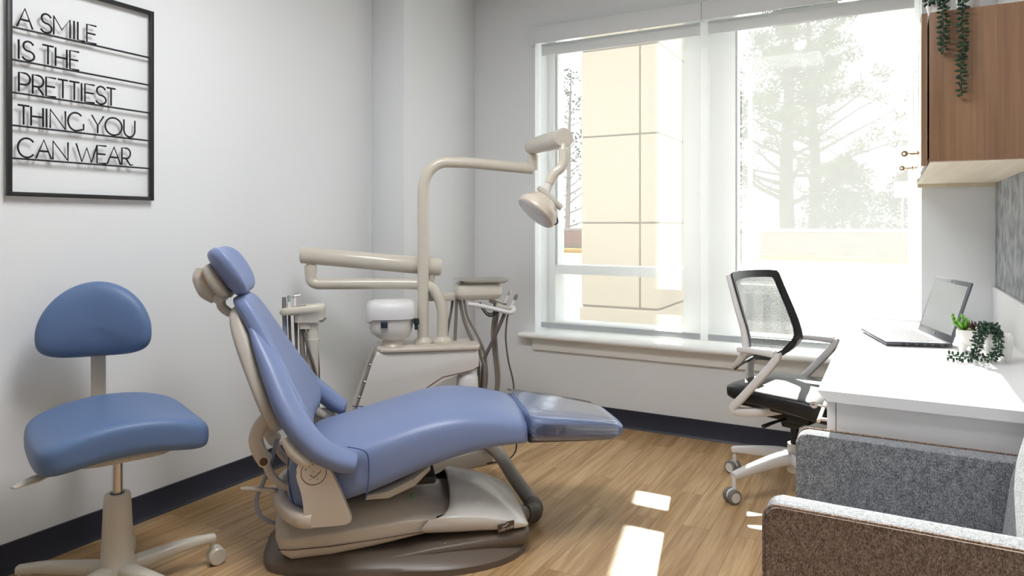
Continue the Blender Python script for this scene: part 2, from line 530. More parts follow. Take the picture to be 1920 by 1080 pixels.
# thin single-stroke lettering, unit cap height, unit width
def arc(cx, cy, rx, ry, a0, a1, n=14):
    return [(cx + rx * math.cos(math.radians(a0 + (a1 - a0) * i / n)), cy + ry * math.sin(math.radians(a0 + (a1 - a0) * i / n))) for i in range(n + 1)]
GLYPH = {
    'A': [[(0, 0), (.5, 1), (1, 0)], [(.2, .4), (.8, .4)]],
    'S': [arc(.5, .75, .42, .25, 20, 270) + arc(.48, .25, .5, .25, 90, -160)],
    'M': [[(0, 0), (0, 1), (.5, .35), (1, 1), (1, 0)]],
    'I': [[(.5, 0), (.5, 1)]],
    'L': [[(0, 1), (0, 0), (1, 0)]],
    'E': [[(1, 1), (0, 1), (0, 0), (1, 0)], [(0, .52), (.9, .52)]],
    'T': [[(0, 1), (1, 1)], [(.5, 1), (.5, 0)]],
    'H': [[(0, 0), (0, 1)], [(1, 0), (1, 1)], [(0, .5), (1, .5)]],
    'P': [[(0, 0), (0, 1)] + arc(.5, .7, .5, .3, 90, -90) + [(0, .4)]],
    'R': [[(0, 0), (0, 1)] + arc(.5, .7, .48, .3, 90, -90) + [(0, .4)], [(.45, .4), (1, 0)]],
    'N': [[(0, 0), (0, 1), (1, 0), (1, 1)]],
    'G': [arc(.5, .5, .5, .5, 45, 290) + [(1, .12), (1, .42)]],
    'Y': [[(0, 1), (.5, .45), (1, 1)], [(.5, .45), (.5, 0)]],
    'O': [arc(.5, .5, .5, .5, 0, 360, 26)],
    'U': [[(0, 1), (0, .4)] + arc(.5, .4, .5, .4, 180, 360) + [(1, 1)]],
    'C': [arc(.5, .5, .5, .5, 40, 320, 20)],
    'W': [[(0, 1), (.27, 0), (.5, .8), (.73, 0), (1, 1)]],
    'D': [[(0, 0), (0, 1)] + arc(.35, .5, .65, .5, 90, -90) + [(0, 0)]],
    'K': [[(0, 0), (0, 1)], [(1, 1), (0, .45), (1, 0)]],
    '.': [[(0, 0), (0, .07)]],
}
def strokes(mb, ch, to3d, r):
    for st in GLYPH[ch]:
        mb.tube([to3d(x, y) for x, y in st], r, n=4)

# ------------------------------------------------------------------ the room shell
XL, XR, YW, XP, YP, HC, YB = -2.67, 0.432, 3.92, -2.434, 3.162, 2.745, -1.7
structure(MB().box(XL - .15, XR + .15, YB - .15, YW, -0.1, 0).build('floor', M['floor'], smooth=False))
structure(MB().box(XL - .15, XR + .15, YB - .15, YW + .36, HC, HC + .1).build('ceiling', M['ceiling'], smooth=False))
structure(MB().box(XL - .15, XL, YB, YW + .36, 0, HC).build('wall_left', M['wall'], smooth=False))
structure(MB().box(XR, XR + .15, YB, YW + .36, 0, HC).build('wall_right', M['wall'], smooth=False))
structure(MB().box(XL - .15, XR + .15, YB - .15, YB, 0, HC).build('wall_rear', M['wall'], smooth=False))
structure(MB().box(XL, XP, YP, YW, 0, HC, .004).build('wall_pillar', M['wall']))
wx0, wx1, wz0, wz1 = -1.984, 0.128, 0.497, 2.44
wzt = 2.52
b = MB()
b.box(XL, wx0, YW, 4.28, 0, HC); b.box(wx1, XR, YW, 4.28, 0, HC)
b.box(wx0, wx1, YW, 4.28, 0, wz0); b.box(wx0, wx1, YW, 4.0, wz1, HC); b.box(wx0, wx1, 4.0, 4.28, 2.52, HC)
structure(b.build('wall_window', M['wall'], smooth=False))
prof = [(0, 0), (.018, 0), (.014, .006), (.008, .014), (.007, .104), (.0, .106)]
structure(MB().prism([(XL + x, z) for x, z in prof], 'y', YB, YP).build('baseboard_left', M['base']))
structure(MB().prism([(YW - x, z) for x, z in prof], 'x', XP, XR).build('baseboard_window', M['base']))
structure(MB().prism([(YP - x, z) for x, z in prof], 'x', XL, XP).build('baseboard_pillar', M['base']))
structure(MB().prism([(XP + x, z) for x, z in prof], 'y', YP, YW).build('baseboard_pillar_side', M['base']))
structure(MB().prism([(XR - x, z) for x, z in prof], 'y', YB, YW).build('baseboard_right', M['base']))

# windows: two aluminium units side by side
def window(name, x0, x1, gx0, gx1):
    root = bpy.data.objects.new(name, None); COL.objects.link(root)
    root.location = ((x0 + x1) / 2, 4.18, wz0); structure(root)
    off = tuple(root.location)
    y0, y1 = 4.11, 4.25
    f = MB(off)
    f.box(x0, gx0, y0, y1, wz0, wzt, .004); f.box(gx1, x1, y0, y1, wz0, wzt, .004)
    f.box(gx0, gx1, y0, y1, wz0, .572, .004); f.box(gx0, gx1, y0, y1, .881, .941, .004)
    f.box(gx0, gx1, y0, y0 + .014, 2.425, wzt, .003); f.box(gx0, gx1, y0 + .014, y1, 2.490, wzt)
    f.build('window_frame', M['frame'], root)
    g = MB(off).box(gx0, gx0 + .006, y0 - .001, y0 + .02, .941, 2.318)
    g.build('gasket', M['grey_pl'], root)
    MB(off).box(gx0 - .005, gx1 + .005, 4.148, 4.154, .565, .886).build('lower_pane', M['glass'], root, smooth=False)
    MB(off).box(gx0 - .005, gx1 + .005, 4.148, 4.154, .936, 2.495).build('upper_pane', M['glass'], root, smooth=False)
    return root
window('window_1', wx0, -0.925, -1.930, -1.090)
window('window_2', -0.925, wx1, -0.787, 0.076)
# stool with a rounded nose and the apron below
b = MB()
nose = [(4.11, .490), (3.862, .490)] + [(3.862 + .016 * math.cos(math.radians(a)), .5055 + .0155 * math.sin(math.radians(a))) for a in range(255, 90, -22)] + [(3.862, .521), (4.11, .521)]
b.prism(nose, 'x', -2.07, .21)
structure(b.build('trim_1', M['trimw']))
structure(MB().box(-1.994, .15, 3.902, 3.921, .414, .491, .002).build('trim_2', M['trimw']))

# unseen ceiling panel, added as fill to brighten the room
for x, y in [(-1.15, 1.45)]:
    t = thing('fill_panel', 'unseen ceiling panel added as fill light above the dental chair', 'light', (x, y, HC - .03), 0)
    f = MB()
    f.box(-.62, .62, -.32, -.30, 0, .03); f.box(-.62, .62, .30, .32, 0, .03); f.box(-.62, -.60, -.30, .30, 0, .03); f.box(.60, .62, -.30, .30, 0, .03)
    f.build('frame', M['frame'], t)
    MB().box(-.60, .60, -.30, .30, .012, .028).build('diffuser', M['lamp'], t, smooth=False)

# roller shades, both lowered
def roller_shade(label, x0, x1, fx0, fx1):
    t = thing('roller_shade', label, 'window shade', ((x0 + x1) / 2, 3.93, 2.338), 0, 'lowered roller shades')
    off = tuple(t.location)
    v = MB(off)
    v.box(x0, x1, 3.872, 3.880, 2.338, 2.438, .0015); v.box(x0, x1, 3.880, 3.921, 2.430, 2.438)
    v.box(x0, x0 + .004, 3.880, 3.921, 2.338, 2.430); v.box(x1 - .004, x1, 3.880, 3.921, 2.338, 2.430)
    v.build('valance', M['valance'], t)
    MB(off).tube([(fx0, 3.915, 2.385), (fx1, 3.915, 2.385)], .022, 16).build('roller', M['alu'], t)
    MB(off).quad((fx0, 3.937, .575), (fx1, 3.937, .575), (fx1, 3.937, 2.40), (fx0, 3.937, 2.40)).build('fabric', M['shade'], t, smooth=False)
    MB(off).box(fx0, fx1, 3.9395, 3.9455, 2.270, 2.345, .001).build('frame_head_standin', M['frame'], t)  # added in place of the frame's head lip, which would shade the fabric
    MB(off).box(fx0, fx1, 3.930, 3.944, .553, .588, .003).build('bottom_bar', M['alu'], t)
    return t
ls = roller_shade('left roller shade of white solar mesh, lowered over the stone column view', -1.996, -.928, -1.948, -.946)
roller_shade('right roller shade of white solar mesh behind the mesh-back chair and laptop', -.926, .140, -.905, .098)
b = MB(tuple(ls.location))
for k in range(150): b.ball((-1.966, 3.925, 2.34 - k * .0105), .0022, sub=1)
b.build('bead_chain', M['white_pl'], ls)

# ------------------------------------------------------------------ wall sign
t = thing('wall_sign', 'black metal letter-rail sign on the left wall about a smile', 'sign', (XL, 1.51, 1.3), 0)
off = tuple(t.location)
sx0, sx1 = XL + .012, XL + .026
f = MB(off)
f.box(sx0, sx1, 1.243, 1.258, 1.300, 2.072, .001); f.box(sx0, sx1, 1.763, 1.778, 1.300, 2.072, .001)
f.box(sx0, sx1, 1.258, 1.763, 1.300, 1.315, .001); f.box(sx0, sx1, 1.258, 1.763, 2.057, 2.072, .001)
fr = f.build('frame', M['black'], t)
for y in (1.2505, 1.7705):
    for z in (1.3075, 2.0645):
        MB(off).tube([(XL, y, z), (sx1 + .002, y, z)], .003, 8).build('screw', M['black'], fr)
ROWS = [(1.881, [('A', 1.274, 1.324), ('S', 1.35, 1.388), ('M', 1.394, 1.45), ('I', 1.463, 1.466), ('L', 1.478, 1.504), ('E', 1.511, 1.546)]),
        (1.769, [('I', 1.278, 1.281), ('S', 1.291, 1.33), ('T', 1.356, 1.393), ('H', 1.4, 1.439), ('E', 1.45, 1.482)]),
        (1.656, [('P', 1.28, 1.316), ('R', 1.324, 1.36), ('E', 1.368, 1.401), ('T', 1.408, 1.442), ('T', 1.448, 1.483), ('I', 1.49, 1.493), ('E', 1.504, 1.539), ('S', 1.545, 1.584), ('T', 1.586, 1.62)]),
        (1.543, [('T', 1.277, 1.313), ('H', 1.319, 1.358), ('I', 1.368, 1.371), ('N', 1.382, 1.434), ('G', 1.443, 1.499), ('Y', 1.529, 1.574), ('O', 1.58, 1.646), ('U', 1.654, 1.699)]),
        (1.430, [('C', 1.277, 1.333), ('A', 1.335, 1.386), ('N', 1.391, 1.443), ('W', 1.472, 1.549), ('E', 1.549, 1.584), ('A', 1.588, 1.641), ('R', 1.646, 1.681), ('.', 1.687, 1.693)])]
for z, letters in ROWS:
    MB(off).box(XL + .018, XL + .023, 1.258, 1.763, z - .003, z + .003).build('rail', M['black'], t)
    for ch, y0, y1 in letters:
        b = MB(off)
        strokes(b, ch, lambda x, y: (XL + .0205, y0 + (y1 - y0) * x, z + .0062 + .067 * y), .0034 if ch != '.' else .0045)
        b.build('letter', M['black'], t, angle=30)

# ------------------------------------------------------------------ dental stool
def to_world(camx, depth): return (camx * .8767 - depth * .4810, camx * .4810 + depth * .8767)
sxy = (-2.207, 1.356)
t = thing('dental_stool', 'blue dental stool with half-round backrest on a beige five-caster base, left of the dental chair', 'stool', (*sxy, 0))
b = MB()
b.lathe([(.060, .052), (.058, .10), (.050, .115), (.0485, .13), (.045, .20), (.0405, .30), (.038, .325), (.035, .330), (.022, .330), (.022, .31)])
b.build('column', M['arm'], t)
for a in (70, 142, 214, 286, 358):
    ca, sa = math.cos(math.radians(a)), math.sin(math.radians(a))
    R = .305
    b = MB()
    path = cr([(.03 * ca, .03 * sa, .085), (.12 * ca, .12 * sa, .092), (.22 * ca, .22 * sa, .098), (R * ca, R * sa, .094)], 5)
    b.tube(path, [.030, .026, .022, .017], 14, p=3, flat=.8)
    lg = b.build('leg', M['arm'], t)
    c = MB()
    px, py = -sa, ca
    for sgn in (-1, 1):
        c.lathe([(.004, -.010), (.026, -.010), (.030, -.006), (.030, .006), (.026, .010), (.004, .010)], (R * ca * 1.02 + px * .0135 * sgn, R * sa * 1.02 + py * .0135 * sgn, .030), (px, py, 0), 20)
    c.lathe([(.008, 0), (.008, .06)], (R * ca * .97, R * sa * .97, .035), (0, 0, 1), 10)
    c.build('caster', M['arm'], lg)
MB().lathe([(.0155, .30), (.0155, .47)], n=20).build('gas_piston', M['chrome'], t)
# seat, facing to the right of the camera
fa = math.radians(40)
fx, fy = to_world(math.sin(fa), -math.cos(fa))      # facing direction in plan
rx, ry = fy, -fx                                    # sitter's left/right axis
F, Rr = Vector((fx, fy, 0)), Vector((rx, ry, 0))
rings = []
for sgn, kw, kh in [(-1, .70, .45), (-.985, .80, .72), (-.93, .90, .93), (-.8, .97, 1), (-.5, 1, 1), (0, 1, 1), (.5, 1, 1), (.8, .97, 1), (.93, .90, .93), (.985, .80, .72), (1, .70, .45)]:
    d = sgn * .222
    w, h = .243 * kw, .055 * kh
    zc = .543 + (.004 if sgn > 0 else .016) * abs(sgn) ** 2.2
    rg = ring((F * d)[:], Rr, (0, 0, 1), w, h, 32, 4.2)
    for p in rg:
        q = p.dot(Rr) / .245
        p.z += zc - .022 * q * q + .010 * math.cos(q * 3)
    rings.append(rg)
MB().loft(rings).build('seat', M['stool_blue'], t, sub=1)
rings = []
for sgn in (-1, -.7, 0, .7, 1):
    rg = ring((F * sgn * .16)[:], Rr, (0, 0, 1), .17 * (1 - .3 * sgn * sgn), .016, 20, 3)
    for p in rg:
        q = p.dot(Rr) / .245
        p.z += .482 - .014 * q * q
    rings.append(rg)
MB().loft(rings).build('seat_pan', M['cream_d'], t, sub=1)
MB().box(-.06, .06, -.05, .05, .452, .475, .006, rot=Matrix.Rotation(math.atan2(fy, fx), 3, 'Z'), piv=(0, 0, .46)).build('mechanism', M['cream_d'], t)
lv = [(Rr * .12).to_tuple(), (Rr * .22).to_tuple(), (Rr * .34).to_tuple()]
sg = 1 if (Vector((-0.8767, -.481, 0))).dot(Rr) > 0 else -1
lev = [Rr * sg * d + Vector((0, 0, z)) + F * e for d, z, e in ((.08, .462, .02), (.17, .455, .05), (.23, .450, .08), (.285, .446, .11))]
MB().tube(cr(lev, 4), [.012, .016, .024, .010], 12, p=2.5, flat=.35).build('lever', M['cream_d'], t)
# backrest
bx, by = to_world(-1.470, 2.45)
bc = Vector((bx - sxy[0], by - sxy[1], 0))
fb = math.radians(24)
gx, gy = to_world(math.sin(fb), -math.cos(fb))
G, Gr = Vector((gx, gy, 0)), Vector((gy, -gx, 0))
outline = []
zb, zt, hw = .735, 1.002, .178
for i in range(40):
    a = 2 * PI * i / 40
    x, y = math.cos(a), math.sin(a)
    ex = 2.0 if y > 0 else 3.4
    xx = math.copysign(abs(x) ** (2 / ex), x) * hw * (1.0 if y < 0 else 1 - .06 * y)
    yy = math.copysign(abs(y) ** (2 / ex), y)
    outline.append((xx, (yy * (.175 if y > 0 else .092)) + .827))
rings = []
for sc, dep in ((.0, .048), (.5, .046), (.86, .034), (.97, .016), (1.0, -.004), (.985, -.022), (.9, -.034), (.0, -.038)):
    sc = max(sc, .02)
    rings.append([bc + Gr * (x * sc) + Vector((0, 0, .85 + (z - .85) * sc)) + G * (dep + .05 * (x * sc / hw) ** 2) for x, z in outline])
MB().loft(rings).build('backrest', M['stool_blue'], t, sub=1)
b0 = bc - G * .045
bar = [b0 + Vector((0, 0, .83)), b0 + Vector((0, 0, .70)), b0 + Vector((0, 0, .56)), b0 + Vector((0, 0, .50)) + G * .02, bc * .6 + Vector((0, 0, .478)), bc * .2 + Vector((0, 0, .474))]
MB().tube(cr(bar, 4), .024, 12, p=6, flat=.22, up=tuple(G)).build('backrest_bar', M['arm'], t)

# ------------------------------------------------------------------ dental chair (local x runs head to toe)
CH = math.radians(40)
ca, sa = math.cos(CH), math.sin(CH)
def chw(a, n, z=0):
    n += 2.68
    return (a * ca - n * sa, a * sa + n * ca, z)
chair = thing('dental_chair', 'reclined blue vinyl dental chair on a beige base in the middle of the room', 'dental chair', chw(0, 0), CH)
def section_loft(secs, n=28, p=4.0):
    """secs: (x, zbottom, ztop, halfwidth, ycentre)"""
    rings = []
    for s_ in secs:
        x, z0, z1, hw = s_[:4]; yc = s_[4] if len(s_) > 4 else 0; pp = s_[5] if len(s_) > 5 else p
        rings.append(ring((x, yc, (z0 + z1) / 2), (0, 1, 0), (0, 0, 1), hw, (z1 - z0) / 2, n, pp))
    return rings
# floor plate
plate = [(-.39, .02), (-.385, -.10), (-.33, -.19), (-.15, -.25), (.05, -.29), (.25, -.32), (.42, -.29), (.53, -.21), (.565, -.10), (.565, .10), (.53, .21), (.42, .29), (.25, .32), (.05, .29), (-.15, .25), (-.33, .19), (-.385, .10)]
pl = [(p.x, p.y) for p in cr([(x, y, 0) for x, y in plate], 4, True)]
b = MB()
b.loft([[Vector((x, y, 0)) for x, y in pl], [Vector((x, y, .022)) for x, y in pl], [Vector((x * .985, y * .97, .032)) for x, y in pl], [Vector((x * .9 + .015, y * .72, .055)) for x, y in pl]])
b.build('floor_plate', M['taupe'], chair)
# lift cover, the long sloping housing
rings = []
for a, z0, z1, hw, pp in [(-.345, .13, .165, .10, 4), (-.338, .085, .178, .15, 4), (-.315, .045, .186, .185, 5), (-.28, .036, .192, .205, 6), (-.15, .042, .204, .21, 6), (.0, .060, .210, .21, 6), (.12, .080, .208, .208, 6), (.20, .092, .196, .20, 6), (.28, .10, .184, .192, 6), (.34, .11, .17, .18, 6)]:
    rg = ring((a, 0, (z0 + z1) / 2), (0, 1, 0), (0, 0, 1), hw, (z1 - z0) / 2, 40, pp)
    for q in rg:                       # shoulders fall away towards the sides above mid height
        t_ = (q.z - z0) / (z1 - z0)
        if t_ > .5: q.z -= (abs(q.y) / hw) ** 2.2 * (z1 - z0) * .42 * (t_ - .5) * 2
    rings.append(rg)
lift = MB().loft(rings).build('lift_cover', M['cream'], chair, angle=60)
sm_ = MB()
sm_.tube([(-.325, -.187, .083), (-.28, -.2085, .087), (-.15, -.2135, .090), (.0, -.2145, .100), (.17, -.214, .114)], .0018, 6)
sm_.build('seam', M['brown'], lift)
# dome cover at the toe end
rings = []
for a, z0, z1, hw, pp in [(.212, .075, .236, .216, 3.2), (.225, .075, .246, .224, 3.2), (.30, .075, .246, .231, 3.4), (.38, .078, .226, .232, 3.6), (.45, .08, .196, .23, 4), (.51, .083, .158, .222, 4), (.545, .086, .132, .21, 4), (.556, .09, .115, .195, 4)]:
    rg = ring((a, 0, (z0 + z1) / 2), (0, 1, 0), (0, 0, 1), hw, (z1 - z0) / 2, 40, pp)
    for q in rg:
        t_ = (q.z - z0) / (z1 - z0)
        if t_ > .5: q.z -= (abs(q.y) / hw) ** 2.0 * (z1 - z0) * .45 * (t_ - .5) * 2
        # front lip sweeps: the opening leans back towards the top and runs out low along the sides
        if a < .3:
            q.x += (.06 - .16 * (abs(q.y) / hw) ** 3 * (1 - t_)) * (.3 - a) / .085
    rings.append(rg)
dome = MB().loft(rings, cap0=False).build('toe_cover', M['cream_l'], chair, angle=60)
lip = rings[0]
cz_ = sum((q.z for q in lip)) / len(lip)
b = MB()
b.loft([[Vector((q.x + dx, q.y * k, cz_ + (q.z - cz_) * k)) for q in lip] for dx, k in ((.004, .985), (.03, .97), (.034, .5))], cap0=False)
b.build('opening_shadow', M['dark'], dome)  # dark inner sheet, paints the shade inside the cover opening
# lower taupe skirt under the covers
rings = []
for a, z0, z1, hw in [(.02, .03, .045, .235), (.10, .03, .055, .245), (.20, .03, .072, .25), (.35, .03, .082, .245), (.47, .03, .088, .235), (.54, .03, .092, .22), (.56, .03, .085, .20)]:
    rings.append(ring((a, 0, (z0 + z1) / 2), (0, 1, 0), (0, 0, 1), hw, (z1 - z0) / 2, 32, 6))
MB().loft(rings).build('skirt', M['taupe'], chair, angle=60)
# maker's badge with its lettering
bd = MB()
bd.prism([(.434, .095), (.494, .108), (.494, .137), (.470, .134), (.463, .126), (.434, .124)], 'y', -.2385, -.2325, .001)
badge = bd.build('badge', M['brown'], dome)
lt = MB()
x = .439
for ch in 'MIDMARK':
    w = {'I': .002, 'M': .0075}.get(ch, .006)
    strokes(lt, ch, lambda u, v: (x + w * u, -.2395, .1005 + (x - .434) * .22 + .0085 * v), .0006)
    x += w + .0022
lt.tube([(.450, -.2395, .118), (.462, -.2395, .121), (.474, -.2395, .131)], .0011, 6)
lt.build('lettering', M['cream_l'], badge)
MB().tube([(.245, -.238, .078), (.245, -.232, .078)], .004, 10).build('screw', M['chrome'], dome)
gl = MB(); gl.ball((.135, -.1, .199), .007, sub=1); gl.build('indicator', M['green'], lift)

# seat cushion with draped sides
xs = [-.30, -.285, -.25, -.15, -.02, .10, .20, .28, .36, .45, .53, .558]
tops = [.36, .40, .432, .455, .487, .520, .545, .555, .551, .536, .515, .508]
bots = [.24, .215, .205, .235, .262, .312, .345, .368, .388, .400, .402, .402]
hws = [.15, .20, .235, .262, .268, .265, .262, .258, .254, .248, .242, .240]
rings = []
for x, zt, zb, hw in zip(xs, tops, bots, hws):
    rg = ring((x, 0, (zb + zt) / 2), (0, 1, 0), (0, 0, 1), hw, (zt - zb) / 2, 36, 5)
    for q in rg:
        t_ = (q.z - zb) / (zt - zb)
        q.z -= (abs(q.y) / hw) ** 2.2 * .028 * t_
        q.y *= 1 + .05 * (1 - t_)
    rings.append(rg)
seat = MB().loft(rings).build('seat', M['blue'], chair, sub=1)
for sg in (-1, 1):
    sm_ = MB()
    sm_.tube(cr([(-.09, sg * .268, .448), (-.045, sg * .281, .440), (-.022, sg * .284, .42), (-.018, sg * .2865, .36), (-.025, sg * .286, .29), (-.03, sg * .268, .264)], 6), .0022, 6)
    sm_.build('seam', M['blue_seam'], seat)
sm_ = MB()
sm_.tube(cr([(-.293, -.15, .40), (-.292, -.19, .34), (-.280, -.21, .28), (-.265, -.222, .235)], 5), .0022, 6)
sm_.build('seam', M['blue_seam'], seat)
rings = section_loft([(.55, .400, .508, .236, 0, 5), (.60, .398, .500, .232, 0, 5), (.70, .391, .483, .214, 0, 5), (.80, .383, .466, .192, 0, 5), (.88, .378, .452, .176, 0, 5), (.915, .378, .445, .168, 0, 4.5), (.938, .384, .438, .154, 0, 3.6), (.95, .395, .428, .13, 0, 3)], 36)
foot = MB().loft(rings).build('foot_cushion', M['blue'], chair, sub=1)
rings = section_loft([(.557, .397, .514, .2445, 0, 5), (.60, .394, .506, .2385, 0, 5), (.70, .387, .489, .2205, 0, 5), (.80, .379, .472, .1985, 0, 5), (.88, .374, .458, .182, 0, 5), (.912, .374, .451, .175, 0, 4.6)], 36)
rg = []
cov = MB()
rnd = random.Random(3)
for r_ in rings:
    for q in r_:
        if q.z > .45: q.z += rnd.uniform(-.0015, .0025)
cov.loft(rings, False, False)
cov.build('clear_toe_cover', M['clearcover'], chair, sub=2)
# seat frame beneath
b = MB(); b.box(-.14, .12, -.13, .13, .225, .27, .012); b.box(-.05, .22, -.17, .17, .262, .292, .010)
b.build('seat_frame', M['dark'], chair)
rings = section_loft([(-.03, .238, .262, .10, -.12, 4), (.05, .238, .28, .13, -.10, 4), (.14, .262, .31, .12, -.08, 4), (.2, .30, .33, .09, -.06, 4)], 20)
MB().loft(rings).build('under_tray', M['cream_d'], chair)

# backrest cushion
sp = [(-.487, .945, .055), (-.478, .938, .098), (-.445, .885, .118), (-.40, .800, .142), (-.352, .705, .182), (-.31, .625, .228), (-.285, .575, .258)]
def backsec(x, z, hw, th, off_):
    d = Vector((.43, 0, -.90)).normalized(); nrm = Vector((.90, 0, .43)).normalized()
    c = Vector((x, 0, z)) + nrm * off_
    rg = ring(c, (0, 1, 0), nrm, hw, th, 32, 3.2)
    for q in rg:
        q += nrm * (.030 * (abs(q.y) / max(hw, .05)) ** 2 * (hw / .25))
    return rg
rings = [backsec(x, z, hw, th, 0) for (x, z, hw), th in zip(sp, [.016, .030, .036, .038, .040, .042, .042])]
# taper to the lumbar edge between the two arms
rings += [backsec(-.265, .535, .255, .038, 0), backsec(-.245, .50, .215, .032, 0), backsec(-.235, .48, .17, .018, 0)]
back = MB().loft(rings).build('backrest', M['blue'], chair, sub=1)
# arms sweeping forward from the backrest
for sg, tip in ((-1, [(-.435, .098, .862), (-.388, .146, .778), (-.345, .188, .70), (-.30, .236, .610), (-.250, .277, .530), (-.190, .298, .462), (-.125, .300, .420), (-.070, .292, .398), (-.058, .290, .394)]),
                (1, [(-.435, .098, .862), (-.388, .146, .778), (-.345, .188, .70), (-.30, .232, .610), (-.255, .268, .545), (-.205, .285, .500), (-.165, .288, .465), (-.125, .284, .440), (-.114, .283, .436)])):
    pts = cr([(x, sg * y, z) for x, y, z in tip], 4)
    MB().tube(pts, [.008, .027, .038, .044, .045, .042, .040, .036, .018], 18, p=2.6, flat=.85).build('armrest', M['blue'], chair, sub=1)
# rear shell
rings = []
for x, z, hw, th in [(-.505, .905, .05, .012), (-.508, .885, .085, .026), (-.487, .82, .115, .034), (-.45, .73, .15, .036), (-.415, .65, .185, .036), (-.38, .565, .215, .034), (-.352, .50, .20, .030), (-.338, .462, .15, .018)]:
    d = Vector((.90, 0, .43)).normalized()
    rings.append(ring((x + .016, 0, z + .006), (0, 1, 0), d, hw, th, 28, 3.5))
MB().loft(rings).build('back_shell', M['cream_d'], chair, sub=1)
for sg in (-1, 1):
    pts = cr([(-.285, sg * .262, .488), (-.258, sg * .275, .452), (-.228, sg * .287, .425), (-.205, sg * .292, .41)], 4)
    MB().tube(pts, [.030, .036, .034, .026], 14, p=3, flat=.6).build('arm_bracket', M['cream'], chair)
# recline link behind the seat
for sg in (-1, 1):
    b = MB()
    b.tube(cr([(-.345, sg * .11, .545), (-.392, sg * .115, .495), (-.408, sg * .118, .445), (-.392, sg * .12, .395), (-.378, sg * .12, .375)], 5), .020, 12, p=4, flat=1.2, up=(1, 0, 0))
    lk = b.build('recline_link', M['cream'], chair)
    MB().tube([(-.378, sg * .095, .375), (-.378, sg * .145, .375)], .021, 20).build('pivot', M['cream'], lk)
    MB().tube([(-.378, sg * .144, .375), (-.378, sg * .147, .375)], .014, 20).build('pivot_cap', M['brown'], lk)
    MB().tube(cr([(-.378, sg * .12, .37), (-.360, sg * .12, .325), (-.325, sg * .12, .285), (-.27, sg * .12, .262), (-.22, sg * .12, .255)], 5), .013, 10, p=3).build('lower_link', M['cream'], lk)
# side panels with the round dial and the cross bar
panel = [(-.252, .375), (-.249, .405), (-.235, .430), (-.205, .440), (-.175, .428), (-.150, .398), (-.125, .350), (-.095, .275), (-.078, .232), (-.075, .212), (-.090, .203), (-.150, .201), (-.222, .203), (-.232, .215), (-.228, .255), (-.236, .315)]
pp_ = [(p.x, p.y) for p in cr([(x, z, 0) for x, z in panel], 3, True)]
for sg in (-1, 1):
    y0, y1 = (-.312, -.278) if sg < 0 else (.278, .312)
    pn = MB().prism(pp_, 'y', y0, y1, .006, 3).build('side_panel', M['cream'], chair, angle=18)
    if sg < 0:
        d = MB()
        d.lathe([(.0415, 0), (.0415, .0012), (.039, .0012), (.039, 0)], (-.196, -.3115, .383), (0, -1, 0), 36)
        dial = d.build('dial_ring', M['brown'], pn)
        g = MB()
        cx, cz, yy = -.196, .383, -.3132
        def mk(px, pz, a=0, l=.004): 
            g.tube([(cx + px - l * math.cos(a), yy, cz + pz - l * math.sin(a)), (cx + px + l * math.cos(a), yy, cz + pz + l * math.sin(a))], .0009, 6)
        for ang in (155, 125, 95, 65):
            r_ = .029; px, pz = r_ * math.cos(math.radians(ang)), r_ * math.sin(math.radians(ang))
            mk(px, pz, math.radians(ang - 60), .0028); mk(px + .002, pz - .001, math.radians(ang + 20), .002)
        g.tube([(cx - .012, yy, cz - .006), (cx, yy, cz - .017), (cx + .022, yy, cz + .002)], .0012, 6)
        for px, pz in ((-.001, .004), (.022, .006), (-.010, -.022), (.012, -.022)): mk(px, pz, .9, .002)
        g.build('dial_marks', M['brown'], pn)
b = MB()
b.tube(cr([(-.20, -.295, .222), (-.235, -.285, .222), (-.285, -.22, .224), (-.325, -.12, .228), (-.338, 0, .230), (-.325, .12, .228), (-.285, .22, .224), (-.235, .285, .222), (-.20, .295, .222)], 5), .026, 14, p=3.2)
b.build('cross_bar', M['cream'], chair, angle=60)
b = MB()
b.tube([(-.345, -.09, .235), (-.352, -.095, .262)], .012, 12)
b.tube(cr([(-.345, -.10, .258), (-.38, -.10, .262), (-.43, -.10, .268), (-.462, -.10, .272)], 4), [.010, .013, .011, .006], 12, flat=.7)
b.build('release_lever', M['cream'], chair)
# cable loop at the head end
MB().tube(cr([(-.345, -.07, .43), (-.36, -.09, .36), (-.385, -.10, .29), (-.408, -.10, .235), (-.402, -.10, .18), (-.37, -.10, .15), (-.33, -.09, .13)], 6), .007, 10).build('cable', M['bluegrey'], chair)
# headrest
def headsec(t_, x, z, hw, th):
    nrm = Vector((.86, 0, .50)).normalized()
    return ring(Vector((x, 0, z)), (0, 1, 0), nrm, hw, th, 28, 3)
rings = []
for x, z, hw, th in [(-.575, 1.112, .07, .014), (-.570, 1.104, .105, .027), (-.553, 1.078, .128, .034), (-.525, 1.035, .132, .034), (-.495, .990, .126, .032), (-.472, .957, .105, .026), (-.466, .947, .07, .014)]:
    rg = headsec(0, x, z, hw, th)
    nrm = Vector((.86, 0, .50)).normalized()
    for q in rg: q += nrm * .038 * (abs(q.y) / .13) ** 2
    rings.append(rg)
hr = MB().loft(rings).build('headrest', M['blue'], chair, sub=1)
rings = []
for x, z, hw, th in [(-.588, 1.060, .05, .012), (-.585, 1.050, .075, .022), (-.565, 1.010, .088, .028), (-.535, .965, .085, .026), (-.512, .935, .065, .014)]:
    rings.append(headsec(0, x, z, hw, th))
MB().loft(rings).build('headrest_shell', M['cream_d'], hr, sub=1)
b = MB()
b.tube(cr([(-.607, 0, 1.045), (-.610, 0, 1.01), (-.590, 0, .965), (-.560, 0, .935)], 5), [.022, .034, .036, .026], 14, p=3)
b.build('headrest_joint', M['cream_d'], hr)
